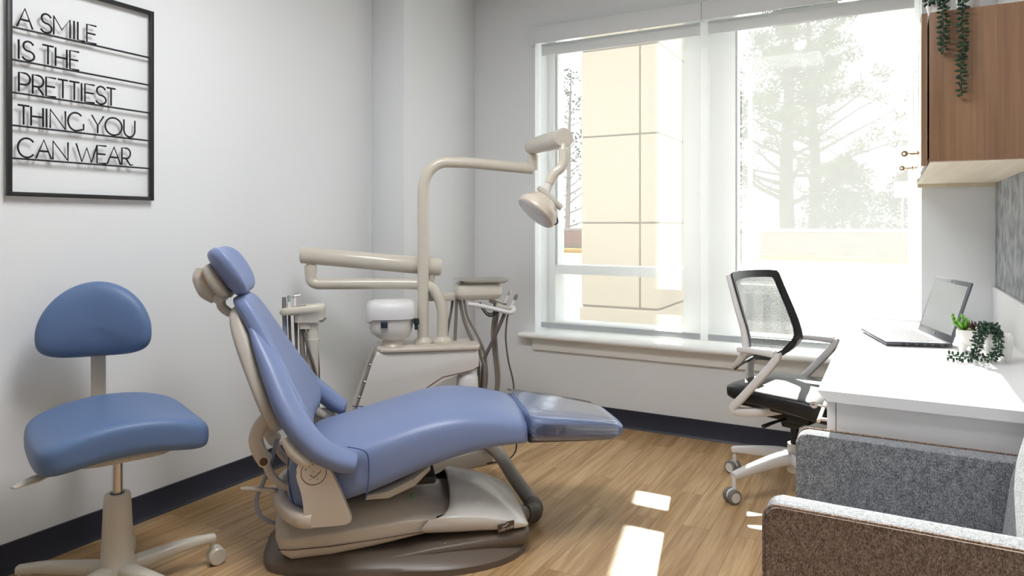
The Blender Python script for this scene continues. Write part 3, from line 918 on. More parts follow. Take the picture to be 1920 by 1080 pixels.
MB().box(-.600, -.586, -.040, -.034, .985, 1.035, .001, rot=Matrix.Rotation(-.45, 3, 'Y')).build('joint_label', M['orange'], hr)
b = MB()
b.tube([(-.548, -.045, .935), (-.548, .045, .935)], .018, 16)
b.tube(cr([(-.548, 0, .935), (-.545, 0, .905), (-.525, 0, .885), (-.500, 0, .872)], 5), .016, 12, p=3)
b.build('headrest_bracket', M['cream_d'], hr)

# hose from the console to the chair foot
t = thing('utility_hose', 'thick grey utility hose curving on the floor from the console to the dental chair base', 'hose', chw(.55, .2), CH)
off = (.55, .2, 0)
path = cr([(.50, .60, .155), (.52, .55, .165), (.56, .45, .150), (.60, .30, .095), (.635, .16, .055), (.640, .07, .048), (.615, .01, .05), (.55, -.02, .07)], 8)
MB(off).tube(path, .030, 16).build('hose', M['hose'], t)
b = MB(off)
cpath = cr([(.640, .10, .049), (.640, .07, .048), (.628, .03, .048), (.612, .006, .052), (.58, -.012, .062)], 5)
for i in range(len(cpath) - 1):
    d = (cpath[i + 1] - cpath[i]).normalized()
    b.tube([cpath[i] - d * .0028, cpath[i] + d * .0028], .036, 16)
b.build('corrugated_cuff', M['hose_d'], t)

# ------------------------------------------------------------------ cuspidor console behind the chair
OC = (.28, .75, 0)
con = thing('cuspidor_console', 'beige cuspidor console cabinet standing behind the dental chair', 'dental console', chw(*OC[:2]), CH)
front = [(-.10, .28), (-.072, .361), (-.045, .44), (-.008, .56), (.010, .600), (.46, .600), (.49, .592), (.498, .56), (.498, .515), (.470, .495), (.40, .482), (.32, .468), (.26, .43), (.24, .28)]
b = MB(OC); b.prism(front, 'y', .635, .86, .012, 3); b.build('cabinet', M['cream_l'], con, angle=18)
top = []
b = MB(OC)
b.prism([(x, y) for x, y in [(.012, .66), (.03, .63), (.06, .622), (.47, .622), (.497, .632), (.506, .66), (.506, .84), (.49, .865), (.03, .865), (.012, .85)]], 'z', .598, .618, .006, 3)
b.build('top_panel', M['cream'], con)
b = MB(OC); b.prism([(-.022, .56), (-.012, .60), (-.085, .361), (-.112, .28), (-.122, .28)][::-1], 'y', .64, .85); b.build('rear_door', M['cream_d'], con)
sm_ = MB(OC); sm_.tube([(.245, .634, .425), (.32, .634, .472), (.40, .634, .487), (.47, .634, .500), (.495, .634, .515)], .0018, 6); sm_.build('seam', M['brown'], con)
for (x, z) in ((-.014, .535), (-.040, .455), (-.066, .385)):
    b = MB(OC); b.tube([(x, .68, z), (x - .012, .68, z + .003)], .006, 10); b.tube([(x - .010, .68, z + .003), (x - .016, .68, z + .004)], .008, 6); b.build('latch_bolt', M['chrome'], con)
b = MB(OC); b.lathe([(.03, .26), (.052, .27), (.054, .40), (.052, .455), (.044, .478), (.025, .492), (.0, .495)], (.447, .69, 0)); b.build('water_bottle', M['white_pl'], con)
# lower column and plinth
b = MB(OC)
foot_ = [(.165, .685), (.335, .640), (.585, .750), (.56, .96), (.20, .96)]
b.prism(foot_, 'z', 0, .075, .008, 2); b.build('plinth', M['taupe_g'], con)
b = MB(OC); b.prism([(.10, .70), (.335, .665), (.335, .69), (.18, .76)], 'z', .0, .018, .004); b.build('pedal_plate', M['taupe_g'], con)
b = MB(OC); b.prism([(.215, .700), (.345, .668), (.545, .758), (.52, .92), (.22, .92)], 'z', .075, .30, .006, 2); b.build('junction_box', M['cream_l'], con)
for q in ((.40, .16, .03), (.505, .17, .026)):
    x = q[0]; y = .668 + (x - .345) * .45 - .001
    MB(OC).tube([(x + .001, y - .002, q[1]), (x - .003, y + .008, q[1])], q[2], 20).build('port', M['dark'], con)
MB(OC).tube(cr([(.49, .735, .20), (.50, .71, .15), (.535, .70, .115), (.575, .73, .12), (.57, .76, .16)], 5), .008, 8).build('cable_loop', M['dark'], con)
MB(OC).tube(cr([(.62, .80, .32), (.70, .80, .16), (.71, .78, .06), (.66, .76, .012), (.56, .74, .010), (.50, .73, .012)], 6), .004, 8).build('floor_cable', M['dark'], con)
# cuspidor bowl
cx, cy = .085, .735
b = MB(OC); b.lathe([(.058, .615), (.054, .622), (.048, .632), (.046, .645), (.052, .650)], (cx, cy, 0)); b.build('bowl_pedestal', M['cream'], con)
rings = []
for z, x0, x1, w in [(.648, .045, .150, .055), (.655, .020, .165, .066), (.675, -.012, .176, .082), (.70, -.025, .184, .09), (.745, -.026, .190, .094), (.765, -.022, .190, .094)]:
    rings.append(ring(((x0 + x1) / 2, cy, z), (1, 0, 0), (0, 1, 0), (x1 - x0) / 2, w, 32, 2.6))
MB(OC).loft(rings).build('bowl', M['cream_l'], con, angle=60)
rings = []
for z, e, drop in [(.748, -.003, .02), (.752, .004, .018), (.775, .006, .004), (.80, .004, 0), (.822, -.002, 0), (.832, -.012, 0), (.834, -.022, 0), (.826, -.03, 0), (.79, -.045, 0)]:
    rg = ring(((-.036 + .196) / 2, cy, z), (1, 0, 0), (0, 1, 0), .116 + e, .10 + e, 36, 2.8)
    for q in rg:
        if q.x < -.005 and drop: q.z -= drop * min(1, (-.005 - q.x) / .03)
    rings.append(rg)
MB(OC).loft(rings).build('bowl_rim', M['white_pl'], con, angle=50)
b = MB(OC); b.box(.03, .062, .628, .648, .715, .742, .002); b.build('control_button', M['teal'], con)
b = MB(OC); b.box(.186, .212, .665, .70, .722, .75, .003); b.box(.19, .206, .66, .70, .698, .722, .003); b.build('tap_valve', M['teal'], con)

# ------------------------------------------------------------------ operating light on its tall pole
OL = (.235, .745, .618)
li = thing('operating_light', 'beige dental operating light on a tall bent pole above the console', 'dental light', chw(.235, .745, .618), CH)
b = MB(OL); b.lathe([(.046, .618), (.047, .630), (.040, .640), (.031, .646), (.029, .650)], (.235, .745, 0)); b.build('pole_collar', M['arm'], li)
pole = [(.235, .745, .62), (.235, .745, 1.30), (.236, .745, 1.36)] + [(.236 + .115 * (1 - math.cos(a)), .745, 1.37 + .142 * math.sin(a)) for a in [i * PI / 2 / 10 for i in range(11)]] + [(.46, .745, 1.511), (.786, .735, 1.484)]
b = MB(OL); b.tube(pole, .0275, 20, up=(0, 1, 0)); b.build('pole', M['arm'], li)
b = MB(OL); b.tube([(.786, .735, 1.478), (.786, .735, 1.555)], .0265, 18); b.build('elbow', M['arm'], li)
MB(OL).tube([(.786, .735, 1.55), (.787, .732, 1.59)], .019, 16).build('swivel', M['cream_d'], li)
b = MB(OL); b.tube([(.785, .757, 1.600), (.8035, .255, 1.578), (.805, .214, 1.577)], [.038, .042, .042], 22, flat=1.05); b.build('spring_arm', M['arm'], li)
b = MB(OL); b.tube([(.805, .214, 1.577), (.8052, .209, 1.577)], .040, 22); b.build('arm_cap', M['cream_d'], li)
b = MB(OL)
b.tube([(.803, .225, 1.55), (.801, .21, 1.50)], .017, 14)
b.tube(cr([(.801, .208, 1.525), (.800, .205, 1.475), (.788, .205, 1.445), (.768, .207, 1.430), (.750, .210, 1.405), (.740, .212, 1.380)], 5), .021, 16)
b.build('yoke_arm', M['arm'], li)
MB(OL).tube([(.742, .212, 1.386), (.722, .214, 1.335), (.708, .216, 1.300)], [.018, .021, .017], 14).build('neck', M['cream_l'], li)
# lamp head: faces down towards the headrest
ax = Vector((-.67, -.10, -.73)).normalized()
hc = Vector((.697, .217, 1.272))
b = MB(OL)
b.lathe([(.012, -.050), (.048, -.047), (.060, -.040), (.066, -.024), (.080, -.012), (.088, .004), (.089, .026), (.084, .033)], hc, ax, 36, 1.06, 1.12)
head = b.build('lamp_head', M['cream'], li)
MB(OL).lathe([(.081, .0325), (.078, .036), (.05, .040), (.002, .042)], hc, ax, 36, 1.06, 1.12).build('lens', M['lens'], head)
u_ = Vector((.72, 0, -.62)).normalized()
hb = hc - ax * .062 + Vector((0, -.02, 0))
MB(OL).tube([hb - u_ * .068, hb - u_ * .04, hb + u_ * .04, hb + u_ * .068], [.010, .016, .014, .013], 14).build('handle', M['cream_d'], li)
MB(OL).tube(cr([hc - ax * .045 + u_ * .03, hc - ax * .01 + u_ * .098, hc + ax * .022 + u_ * .088], 5), .004, 8).build('cable', M['hose_d'], head)

# ------------------------------------------------------------------ instrument delivery arm
OD = (.330, .76, .618)
da = thing('delivery_arm', 'beige two-section delivery arm with the doctor instrument head, left of the window', 'dental delivery arm', chw(.330, .76, .618), CH)
b = MB(OD); b.lathe([(.046, .618), (.047, .630), (.040, .640), (.031, .646), (.029, .650)], (.330, .745, 0)); b.build('post_collar', M['arm'], da)
path = cr([(.330, .745, .62), (.330, .745, .70), (.331, .745, .755), (.324, .748, .81), (.300, .755, .862), (.262, .762, .897), (.20, .772, .909), (.0, .79, .912), (-.22, .80, .914), (-.275, .803, .916), (-.300, .805, .934), (-.303, .805, .975)], 6)
b = MB(OD); b.tube(path, .0275, 18, up=(0, 1, 0)); b.build('lower_arm', M['arm'], da)
b = MB(OD); b.tube([(-.303, .805, .968), (-.303, .805, 1.005)], .029, 18); b.tube([(-.303, .805, 1.0), (-.303, .805, 1.045)], .020, 16); b.build('elbow', M['arm'], da)
b = MB(OD); b.tube([(-.352, .800, 1.056), (-.345, .800, 1.056), (.320, .815, .988), (.330, .815, .987)], [.034, .041, .044, .040], 24); b.build('spring_arm', M['arm'], da)
b = MB(OD); b.tube([(.285, .815, .965), (.272, .815, .90)], .020, 14); b.tube([(.272, .815, .905), (.272, .815, .855)], .026, 16); b.box(.262, .41, .795, .840, .818, .858, .010); b.build('head_bracket', M['arm'], da)
rings = []
for z, x0, x1, y0, y1 in [(.826, .415, .60, .745, .90), (.832, .405, .622, .735, .91), (.848, .40, .632, .73, .915), (.852, .398, .634, .728, .917), (.856, .398, .634, .728, .917), (.895, .402, .630, .732, .913), (.905, .410, .622, .74, .905)]:
    rings.append(ring(((x0 + x1) / 2, (y0 + y1) / 2, z), (1, 0, 0), (0, 1, 0), (x1 - x0) / 2, (y1 - y0) / 2, 36, 7))
MB(OD).loft(rings).build('instrument_head', M['arm'], da, angle=50)
b = MB(OD)
b.tube(cr([(.455, .735, .808), (.50, .735, .802), (.60, .735, .778), (.668, .735, .760), (.690, .745, .772), (.684, .77, .790)], 5), .011, 12)
b.build('grab_handle', M['white_pl'], da)
b = MB(OD); b.box(.60, .69, .75, .79, .772, .795, .006, rot=Matrix.Rotation(.35, 3, 'Y')); b.box(.575, .66, .80, .84, .79, .812, .006, rot=Matrix.Rotation(.35, 3, 'Y')); b.build('instrument_holder', M['cream_d'], da)
HOSES = [([(.394, .85, .83), (.386, .85, .764), (.374, .85, .70), (.36, .85, .62)], .007),
         ([(.407, .80, .845), (.406, .80, .788), (.399, .80, .608)], .0085),
         ([(.420, .78, .84), (.424, .78, .806), (.442, .78, .723), (.464, .78, .663), (.496, .78, .588), (.52, .79, .45), (.50, .80, .30)], .0085),
         ([(.438, .76, .84), (.443, .76, .803), (.459, .76, .736), (.504, .76, .652), (.536, .76, .581), (.553, .76, .497), (.553, .76, .401), (.53, .79, .27)], .0065),
         ([(.604, .80, .80), (.601, .80, .751), (.590, .80, .651), (.597, .80, .566), (.612, .80, .389), (.58, .80, .25), (.52, .80, .22)], .008),
         ([(.620, .80, .80), (.618, .80, .751), (.606, .80, .650), (.613, .80, .552), (.623, .80, .388), (.58, .81, .26), (.52, .81, .25)], .008),
         ([(.515, .74, .60), (.522, .74, .548), (.539, .74, .488), (.539, .74, .411), (.53, .76, .25)], .009)]
for pts, r in HOSES: MB(OD).tube(cr(pts, 6), r, 10).build('hose', M['hose'], da)
b = MB(OD)
hel = []
for i in range(90):
    s_ = i / 89
    hel.append((.52 + .095 * s_ + .006 * math.cos(i * .9), .76 + .012 * math.sin(i * .9), .805 - .042 * math.sin(PI * s_) - .03 * s_ + .008 * math.sin(i * .9)))
b.tube(hel, .0022, 6); b.build('coiled_cord', M['dark'], da)
# handpieces resting in the holder
def handpiece(label, pts, radii, hose, hr_, tipmat):
    t = thing('dental_handpiece', label, 'dental handpiece', chw(pts[0][0], pts[0][1], pts[0][2]), CH, 'handpieces in the doctor holder')
    o = pts[0]
    MB(o).tube(pts, radii, 14).build('body', M['white_pl'], t)
    d = (Vector(pts[-1]) - Vector(pts[-2])).normalized()
    e = Vector(pts[-1])
    tp = MB(o); tp.tube([e - d * .002, e + d * .012, e + d * .024, e + d * .030], [.009, .010, .008, .003] if tipmat is M['grey_pl'] else [.006, .007, .005, .003], 14); tp.build('tip', tipmat, t)
    MB(o).tube(cr(hose, 6), hr_, 10).build('hose', M['hose_d'], t)
handpiece('handpiece with round grey tip, rightmost in the doctor instrument holder', [(.668, .762, .748), (.682, .76, .785), (.698, .76, .822)], [.006, .009, .0075],
          [(.668, .762, .750), (.660, .76, .733), (.652, .76, .631), (.665, .76, .517), (.693, .76, .384), (.68, .78, .27), (.60, .80, .24)], .0045, M['grey_pl'])
handpiece('slim handpiece with chrome tip, left of the round-tipped one in the holder', [(.650, .782, .800), (.657, .78, .820), (.667, .78, .842)], [.007, .009, .008],
          [(.650, .78, .80), (.646, .765, .752), (.590, .76, .627), (.542, .76, .522), (.530, .77, .401), (.50, .79, .27)], .009, M['chrome'])
# steel tray on the instrument head
tx0, tx1, ty0, ty1 = .405, .672, .715, .935
tr_ = thing('instrument_tray', 'shallow stainless steel tray on the doctor instrument head', 'tray', chw(.54, .82, .905), CH)
OT = (.54, .82, .905)
cxm, cym = (tx0 + tx1) / 2, (ty0 + ty1) / 2
rings = []
for z, sx_, sy_ in [(.907, .105, .085), (.909, .112, .092), (.922, .128, .106), (.9235, .140, .118), (.9255, .140, .118), (.925, .128, .106), (.911, .110, .090), (.9095, .10, .08)]:
    rings.append(ring((cxm, cym, z), (1, 0, 0), (0, 1, 0), sx_, sy_, 40, 8))
MB(OT).loft(rings).build('tray_pan', M['steel'], tr_, angle=30)

# ------------------------------------------------------------------ assistant instrument post, between chair back and wall
OA = (-.265, .45, 0)
ap = thing('assistant_instrument_post', 'beige assistant instrument holder on a post behind the chair backrest', 'dental instrument holder', chw(*OA[:2]), CH)
b = MB(OA); b.lathe([(.10, 0), (.10, .012), (.06, .03), (.026, .05), (.026, .68), (.028, .69), (.028, .705), (.025, .706), (.025, .79)], (-.265, .45, 0)); b.build('post', M['arm'], ap)
b = MB(OA)
rings = []
for z, x0, x1, w in [(.752, -.322, -.266, .03), (.778, -.322, -.266, .03), (.780, -.338, -.212, .04), (.806, -.340, -.210, .042), (.812, -.395, -.208, .048), (.822, -.402, -.208, .05), (.836, -.398, -.207, .05), (.842, -.38, -.212, .044)]:
    rings.append(ring(((x0 + x1) / 2, .45, z), (1, 0, 0), (0, 1, 0), (x1 - x0) / 2, w, 30, 3.5))
for rg in rings:
    for q in rg:
        if q.z > .8: q.z += (q.x + .40) * .085
b.loft(rings); b.build('holder_head', M['arm'], ap, angle=50)
b = MB(OA); b.tube([(-.345, .43, .846), (-.29, .43, .852)], .0025, 8); b.build('wire_rest', M['hose_d'], ap)
b = MB(OA); b.tube([(-.235, .42, .785), (-.215, .42, .79)], .008, 10); b.tube([(-.22, .42, .792), (-.205, .42, .797)], .005, 8); b.build('knob', M['chrome'], ap)
b = MB(OA); b.tube(cr([(-.31, .45, .75), (-.305, .44, .65), (-.288, .43, .56), (-.275, .43, .40), (-.27, .44, .15)], 5), .011, 12); b.build('hose', M['hose'], ap)
b = MB(OA); b.tube(cr([(-.300, .44, .75), (-.284, .42, .682), (-.252, .415, .576), (-.245, .42, .50), (-.25, .44, .25)], 5), .006, 10); b.build('hose', M['hose_d'], ap)
b = MB(OA); b.tube(cr([(-.33, .45, .79), (-.329, .45, .63), (-.32, .44, .30)], 4), .004, 8); b.build('hose', M['hose_d'], ap)
b = MB(OA); b.tube(cr([(-.247, .48, .68), (-.238, .48, .506), (-.245, .47, .2)], 4), .004, 8); b.build('hose', M['hose_d'], ap)
for lab, x, top_, kind, hr_, hm in (('grey suction tip, leftmost in the assistant instrument holder', -.382, .888, 0, .010, 'bluegrey'), ('suction tip with greenish end, middle of the assistant holder', -.362, .895, 1, .006, 'hose_d'), ('syringe with bent nozzle, right in the assistant instrument holder', -.340, .890, 2, .004, 'hose_d')):
    o = (x, .45, .84)
    t = thing('suction_handpiece' if kind < 2 else 'air_water_syringe', lab, 'dental handpiece', chw(*o), CH, 'instruments in the assistant holder')
    if kind == 0: MB(o).tube([(x, .45, .826), (x, .45, .850), (x - .001, .45, .888)], [.008, .010, .0085], 12).build('body', M['grey_pl'], t)
    elif kind == 1:
        MB(o).tube([(x, .45, .828), (x, .45, .868)], [.008, .007], 12).build('body', M['white_pl'], t)
        MB(o).tube([(x, .45, .866), (x - .001, .45, .895)], [.0065, .0075], 12).build('tip', mat('pale_green_plastic', (150, 170, 156), .4), t)
    else:
        MB(o).tube([(x, .45, .828), (x, .45, .885)], [.008, .0065], 12).build('body', M['white_pl'], t)
        MB(o).tube(cr([(x - .008, .45, .884), (x, .45, .890), (x + .016, .45, .894), (x + .026, .45, .896)], 4), [.007, .008, .005, .003], 10).build('nozzle', M['steel'], t)
    MB(o).tube(cr([(x, .45, .826), (x + .004, .45, .72), (x + .012, .45, .60), (x + .03, .45, .36), (x + .06, .45, .2)], 5), hr_, 10).build('hose', M[hm], t)

# ------------------------------------------------------------------ desk
OD2 = (-.18, 2.118, 0)
dk = thing('desk', 'long white laminate desk along the right wall under the laptop', 'desk', OD2)
b = MB(OD2)
b.prism([(-.182, .737), (.429, .737), (.429, .707), (-.158, .707), (-.181, .731)], 'y', 2.118, 3.912)
b.build('worktop', M['laminate'], dk, smooth=False)
b = MB(OD2)
b.box(-.136, .425, 2.134, 2.152, .0, .706); b.box(-.136, .425, 2.53, 2.548, 0, .706); b.box(.40, .425, 2.152, 2.53, 0, .706); b.box(-.136, .40, 2.152, 2.53, .06, .078); b.box(-.110, -.10, 2.152, 2.53, 0, .06)
ped = b.build('pedestal', M['laminate'], dk, smooth=False)
b = MB(OD2); b.box(-.10, .42, 3.885, 3.905, 0, .706); b.box(.40, .42, 2.55, 3.885, .40, .706); b.build('end_support', M['laminate'], dk, smooth=False)
for z0, z1, zh in ((.545, .702, .622), (.345, .541, .45), (.075, .341, .25)):
    d = MB(OD2).box(-.160, -.138, 2.136, 2.546, z0, z1, .0015).build('drawer', M['laminate'], dk)
    h = MB(OD2); h.tube([(-.190, 2.225, zh), (-.190, 2.465, zh)], .0055, 12)
    for y in (2.25, 2.44): h.tube([(-.160, y, zh), (-.190, y, zh)], .005, 10)
    h.build('handle', M['steel'], d)
    if z1 > .7: MB(OD2).tube([(-.160, 2.21, .672), (-.166, 2.21, .672)], .009, 16).build('lock', M['steel'], d)
def key(label, p, bow_drop, material, group=None, length=.045):
    """a key in a lock, pointing to -x"""
    t = thing('key', label, 'key', p, 0, group)
    x, y, z = p
    b = MB(p)
    b.tube([(x, y, z), (x - length * .55, y, z)], .0022, 8)
    b.box(x - length * .42, x - .002, y - .001, y + .001, z - .004, z)
    b.build('blade', material, t)
    b = MB(p)
    rg = []
    for k in range(20):
        a = 2 * PI * k / 20
        rg.append(Vector((x - length * .55 - .010 + .0105 * math.cos(a), y - .0012, z + .0105 * math.sin(a))))
    inn = [Vector((x - length * .55 - .012 + .004 * math.cos(2 * PI * k / 20), y - .0012, z + .004 * math.sin(2 * PI * k / 20))) for k in range(20)]
    b.loft([rg, [q + Vector((0, .0024, 0)) for q in rg], [q + Vector((0, .0024, 0)) for q in inn], inn], closed=True)
    b.build('bow', material, t)
key('silver key in the top drawer lock of the white desk', (-.166, 2.21, .672), 0, M['steel'])

# backsplash and board on the right wall
tag(MB().box(.412, .431, 2.12, 3.918, .737, .914, .0015).build('backsplash_panel', M['laminate']), 'white backsplash panel along the back edge of the desk', 'backsplash')
bb = MB().box(.424, .4315, 2.12, 3.916, .916, 1.40)
tag(bb.build('wall_board', M['board'], smooth=False), 'mottled grey chalky board on the right wall below the wooden cabinet', 'board')

# ------------------------------------------------------------------ wall cabinet
OW = (.26, 3.22, 1.399)
wc = thing('wall_cabinet', 'walnut-grain wall cabinet hung above the desk on the right wall', 'cabinet', OW)
cz0, cz1, cy0 = 1.399, 1.865, 2.530
b = MB(OW)
b.box(.103, .430, cy0, cy0 + .02, cz0, cz1, .001); b.box(.103, .430, 3.895, 3.915, cz0, cz1); b.box(.103, .430, cy0 + .02, 3.895, cz1 - .02, cz1); b.box(.41, .43, cy0 + .02, 3.895, cz0 + .02, cz1 - .02)
b.build('body', M['walnut'], wc)
MB(OW).box(.105, .429, cy0 + .021, 3.894, cz0 - .001, cz0 + .018).build('bottom_panel', M['maple'], wc, smooth=False)
MB(OW).box(.110, .429, 3.896, 3.914, 1.381, 1.3985).build('mounting_cleat', M['maple'], wc, smooth=False)
for y0, y1, yk in ((cy0, 3.221, 2.78), (3.224, 3.915, 3.48)):
    d = MB(OW).box(.081, .098, y0, y1, 1.386, cz1, .001).build('door', M['walnut_g'], wc)
    MB(OW).tube([(.081, yk, 1.449), (.077, yk, 1.449)], .008, 14).build('lock', M['brass'], d)
key('brass key in the nearer cabinet door lock', (.078, 2.78, 1.449), 0, M['brass'], 'cabinet door keys', .052)
key('brass key in the cabinet door lock closer to the window', (.078, 3.48, 1.449), 0, M['brass'], 'cabinet door keys', .052)

# ------------------------------------------------------------------ plants
def bead_strand(b, pts, r, n, spread, rnd, sub=1):
    P = cr(pts, 10)
    m = len(P)
    for k in range(n):
        t_ = k / n * (m - 1)
        i = int(t_); f_ = t_ - i
        c = P[i].lerp(P[min(i + 1, m - 1)], f_)
        d = (P[min(i + 1, m - 1)] - P[max(i - 1, 0)]).normalized()
        ref = Vector((0, 1, 0)) if abs(d.y) < .9 else Vector((1, 0, 0))
        u = (ref - d * ref.dot(d)).normalized(); v = d.cross(u)
        a = k * 2.4 + rnd.uniform(-.3, .3)
        o = u * math.cos(a) + v * math.sin(a)
        q = c + o * spread * rnd.uniform(.75, 1.1)
        rot = o.to_track_quat('Z', 'Y').to_matrix()
        b.ball(q, r * rnd.uniform(.85, 1.15), (.62, .62, 1.15), rot, sub)
def pot(o, r, h, m, t, off):
    b = MB(off); b.lathe([(r * .7, 0), (r * .8, .004), (r, h * .6), (r, h), (r * .86, h), (r * .84, h * .8)], o, n=24)
    return b.build('pot', m, t)
rnd = random.Random(5)
for lab, x, y, st in (('small white pot on the cabinet with a short string plant trailing down its end', .130, 2.585,
                       [[(.130, 2.585, 1.935), (.137, 2.53, 1.912), (.138, 2.508, 1.86), (.139, 2.508, 1.80), (.138, 2.508, 1.728)], [(.125, 2.58, 1.93), (.105, 2.555, 1.91), (.10, 2.54, 1.90)]]),
                      ('small white pot on the cabinet with a long string plant trailing down its end', .212, 2.59,
                       [[(.212, 2.59, 1.94), (.194, 2.53, 1.912), (.189, 2.507, 1.85), (.191, 2.507, 1.76), (.185, 2.507, 1.69), (.188, 2.507, 1.593)], [(.217, 2.58, 1.935), (.240, 2.54, 1.91), (.25, 2.54, 1.895)]])):
    t = thing('trailing_plant', lab, 'plant', (x, y, cz1), 0, 'string plants on the cabinet')
    off = (x, y, cz1)
    pot((x, y, cz1), .034, .055, M['ceramic'], t, off)
    for s_ in st:
        L_ = sum((Vector(s_[i + 1]) - Vector(s_[i])).length for i in range(len(s_) - 1))
        b = MB(off); bead_strand(b, s_, .0076, int(L_ / .0036), .0120, rnd); b.build('strand', M['leaf'], t)
        MB(off).tube(cr(s_, 5), .0018, 6).build('stem', M['leaf'], t)

def tooth(b, c, s, roots):
    x, y, z = c
    rings = []
    for h, w, dz in [(.030, .70, 0), (.036, .86, 0), (.050, .97, 0), (.072, 1.0, 0), (.086, .97, 0), (.092, .90, .0), (.090, .80, 0), (.080, .74, 0)]:
        rings.append(ring((x, y, z + h * s), (1, 0, 0), (0, 1, 0), .042 * w * s, .038 * w * s, 28, 3))
    b.loft(rings)
    for rx_, ry_ in roots:
        b.tube(cr([(x + rx_ * s * .85, y + ry_ * s * .85, z + .050 * s), (x + rx_ * s, y + ry_ * s, z + .028 * s), (x + rx_ * s * 1.12, y + ry_ * s * 1.12, z + .001)], 4), [.019 * s, .0165 * s, .005 * s], 14)
R4 = [(.020, .018), (-.020, .018), (.020, -.018), (-.020, -.018)]
o = (.243, 2.985, .737)
t = thing('tooth_planter', 'small white tooth-shaped planter with a bright green succulent beside the laptop', 'plant', o)
b = MB(o); tooth(b, o, .93, R4); b.build('pot', M['ceramic'], t, angle=60)
b = MB(o); b.lathe([(.001, .074), (.030, .074), (.030, .078), (.001, .079)], o); b.build('soil', M['soil'], t)
def rosette(b, c, n, length, wid, spread, rnd, lean=(0, 0, 0)):
    for k in range(n):
        a = k * 2.399; tl = spread * math.sqrt((k + .5) / n)
        d = Vector((math.sin(tl) * math.cos(a), math.sin(tl) * math.sin(a), math.cos(tl))) + Vector(lean)
        d.normalize()
        L_ = length * rnd.uniform(.8, 1.1)
        p0 = Vector(c); p1 = p0 + d * L_ * .55; p2 = p0 + d * L_ + Vector((0, 0, .1 * L_))
        b.tube([p0, p0 + d * L_ * .25, p1, p0 + d * L_ * .85, p2], [wid * .4, wid * .8, wid, wid * .7, wid * .1], 8, flat=.5)
b = MB(o)
rosette(b, (o[0] - .012, o[1] + .004, o[2] + .078), 16, .050, .0058, 1.0, rnd, (-.25, 0, .15))
for k in range(10):
    a = k * .63
    b.ball((o[0] - .016 + .022 * math.cos(a) - .01, o[1] + .006 + .016 * math.sin(a), o[2] + .108 + .012 * ((k * 7) % 3)), .006, (1, 1, 1.5), sub=1)
b.build('light_foliage', M['leaf_l'], t)
b = MB(o); rosette(b, (o[0] + .022, o[1] - .008, o[2] + .082), 22, .040, .0052, 1.25, rnd, (.15, 0, .1)); b.build('dark_rosette', M['leaf_d'], t)
o = (.318, 2.868, .737)
t = thing('tooth_planter', 'white tooth-shaped planter with a dark trailing string plant, nearest on the desk', 'plant', o)
b = MB(o); tooth(b, o, 1.02, R4); b.build('pot', M['ceramic'], t, angle=60)
b = MB(o); b.lathe([(.001, .080), (.032, .080), (.032, .085), (.001, .086)], o); b.build('soil', M['soil'], t)
for s_ in ([(.318, 2.868, .815), (.306, 2.835, .852), (.280, 2.812, .850), (.258, 2.80, .815), (.250, 2.795, .775), (.240, 2.79, .757), (.205, 2.785, .755), (.165, 2.785, .755)],
           [(.318, 2.868, .815), (.312, 2.826, .84), (.312, 2.802, .82), (.310, 2.796, .785), (.296, 2.79, .760), (.262, 2.785, .756)],
           [(.31, 2.86, .82), (.285, 2.822, .862), (.262, 2.815, .845), (.248, 2.805, .80)]):
    L_ = sum((Vector(s_[i + 1]) - Vector(s_[i])).length for i in range(len(s_) - 1))
    b = MB(o); bead_strand(b, s_, .0074, int(L_ / .0030), .0125, rnd); b.build('strand', M['leaf'], t)
    MB(o).tube(cr(s_, 5), .002, 6).build('stem', M['leaf'], t)

# ------------------------------------------------------------------ laptop
lo = Vector((.042, 3.215, .7375))
lp = thing('laptop', 'open silver and black laptop on the white desk', 'laptop', lo, math.atan2(.274, .962))
# local x: from the user towards the screen, local y: to the user's left
b = MB(); b.box(-.115, .115, -.180, .180, .003, .017, .004, 2); base_ = b.build('base', M['laptop_d'], lp)
MB().box(-.114, .112, -.179, .179, .0168, .0182, .0005).build('deck', M['laptop'], base_)
b = MB()
for r_ in range(6):
    for k in range(14):
        x0 = .082 - r_ * .0185; y0 = .150 - k * .0215
        b.box(x0 - .0155, x0, y0 - .0185, y0, .0181, .0196, .0008, 1)
b.build('keyboard', M['keycap'], base_)
b = MB(); b.box(-.100, -.045, -.045, .055, .0181, .0186); b.build('touchpad', M['laptop_d'], base_)
b = MB()
for k, (x0, w) in enumerate(((-.06, .012), (-.035, .02), (-.005, .02), (.025, .016), (.05, .022), (.085, .012))): b.box(x0, x0 + w, -.1806, -.176, .006, .013)
b.build('ports', M['dark'], base_)
rot = Matrix.Rotation(math.radians(17), 3, 'Y')
hp = (.112, 0, .018)
lid = MB().box(.108, .115, -.180, .180, .018, .256, .003, 2, rot=rot, piv=hp).build('lid', M['laptop_d'], lp)
MB().box(.1068, .1085, -.162, .162, .044, .238, rot=rot, piv=hp).build('screen', M['screen'], lid, smooth=False)
b = MB(); b.tube([rot @ (Vector((.1072, 0, .030)) - Vector(hp)) + Vector(hp), rot @ (Vector((.1060, 0, .030)) - Vector(hp)) + Vector(hp)], .006, 18)
b.build('maker_mark', M['laptop'], lid)
b = MB(); b.tube([rot @ (Vector((.1072, 0, .247)) - Vector(hp)) + Vector(hp), rot @ (Vector((.1062, 0, .247)) - Vector(hp)) + Vector(hp)], .003, 12); b.build('camera_lens', M['dark'], lid)

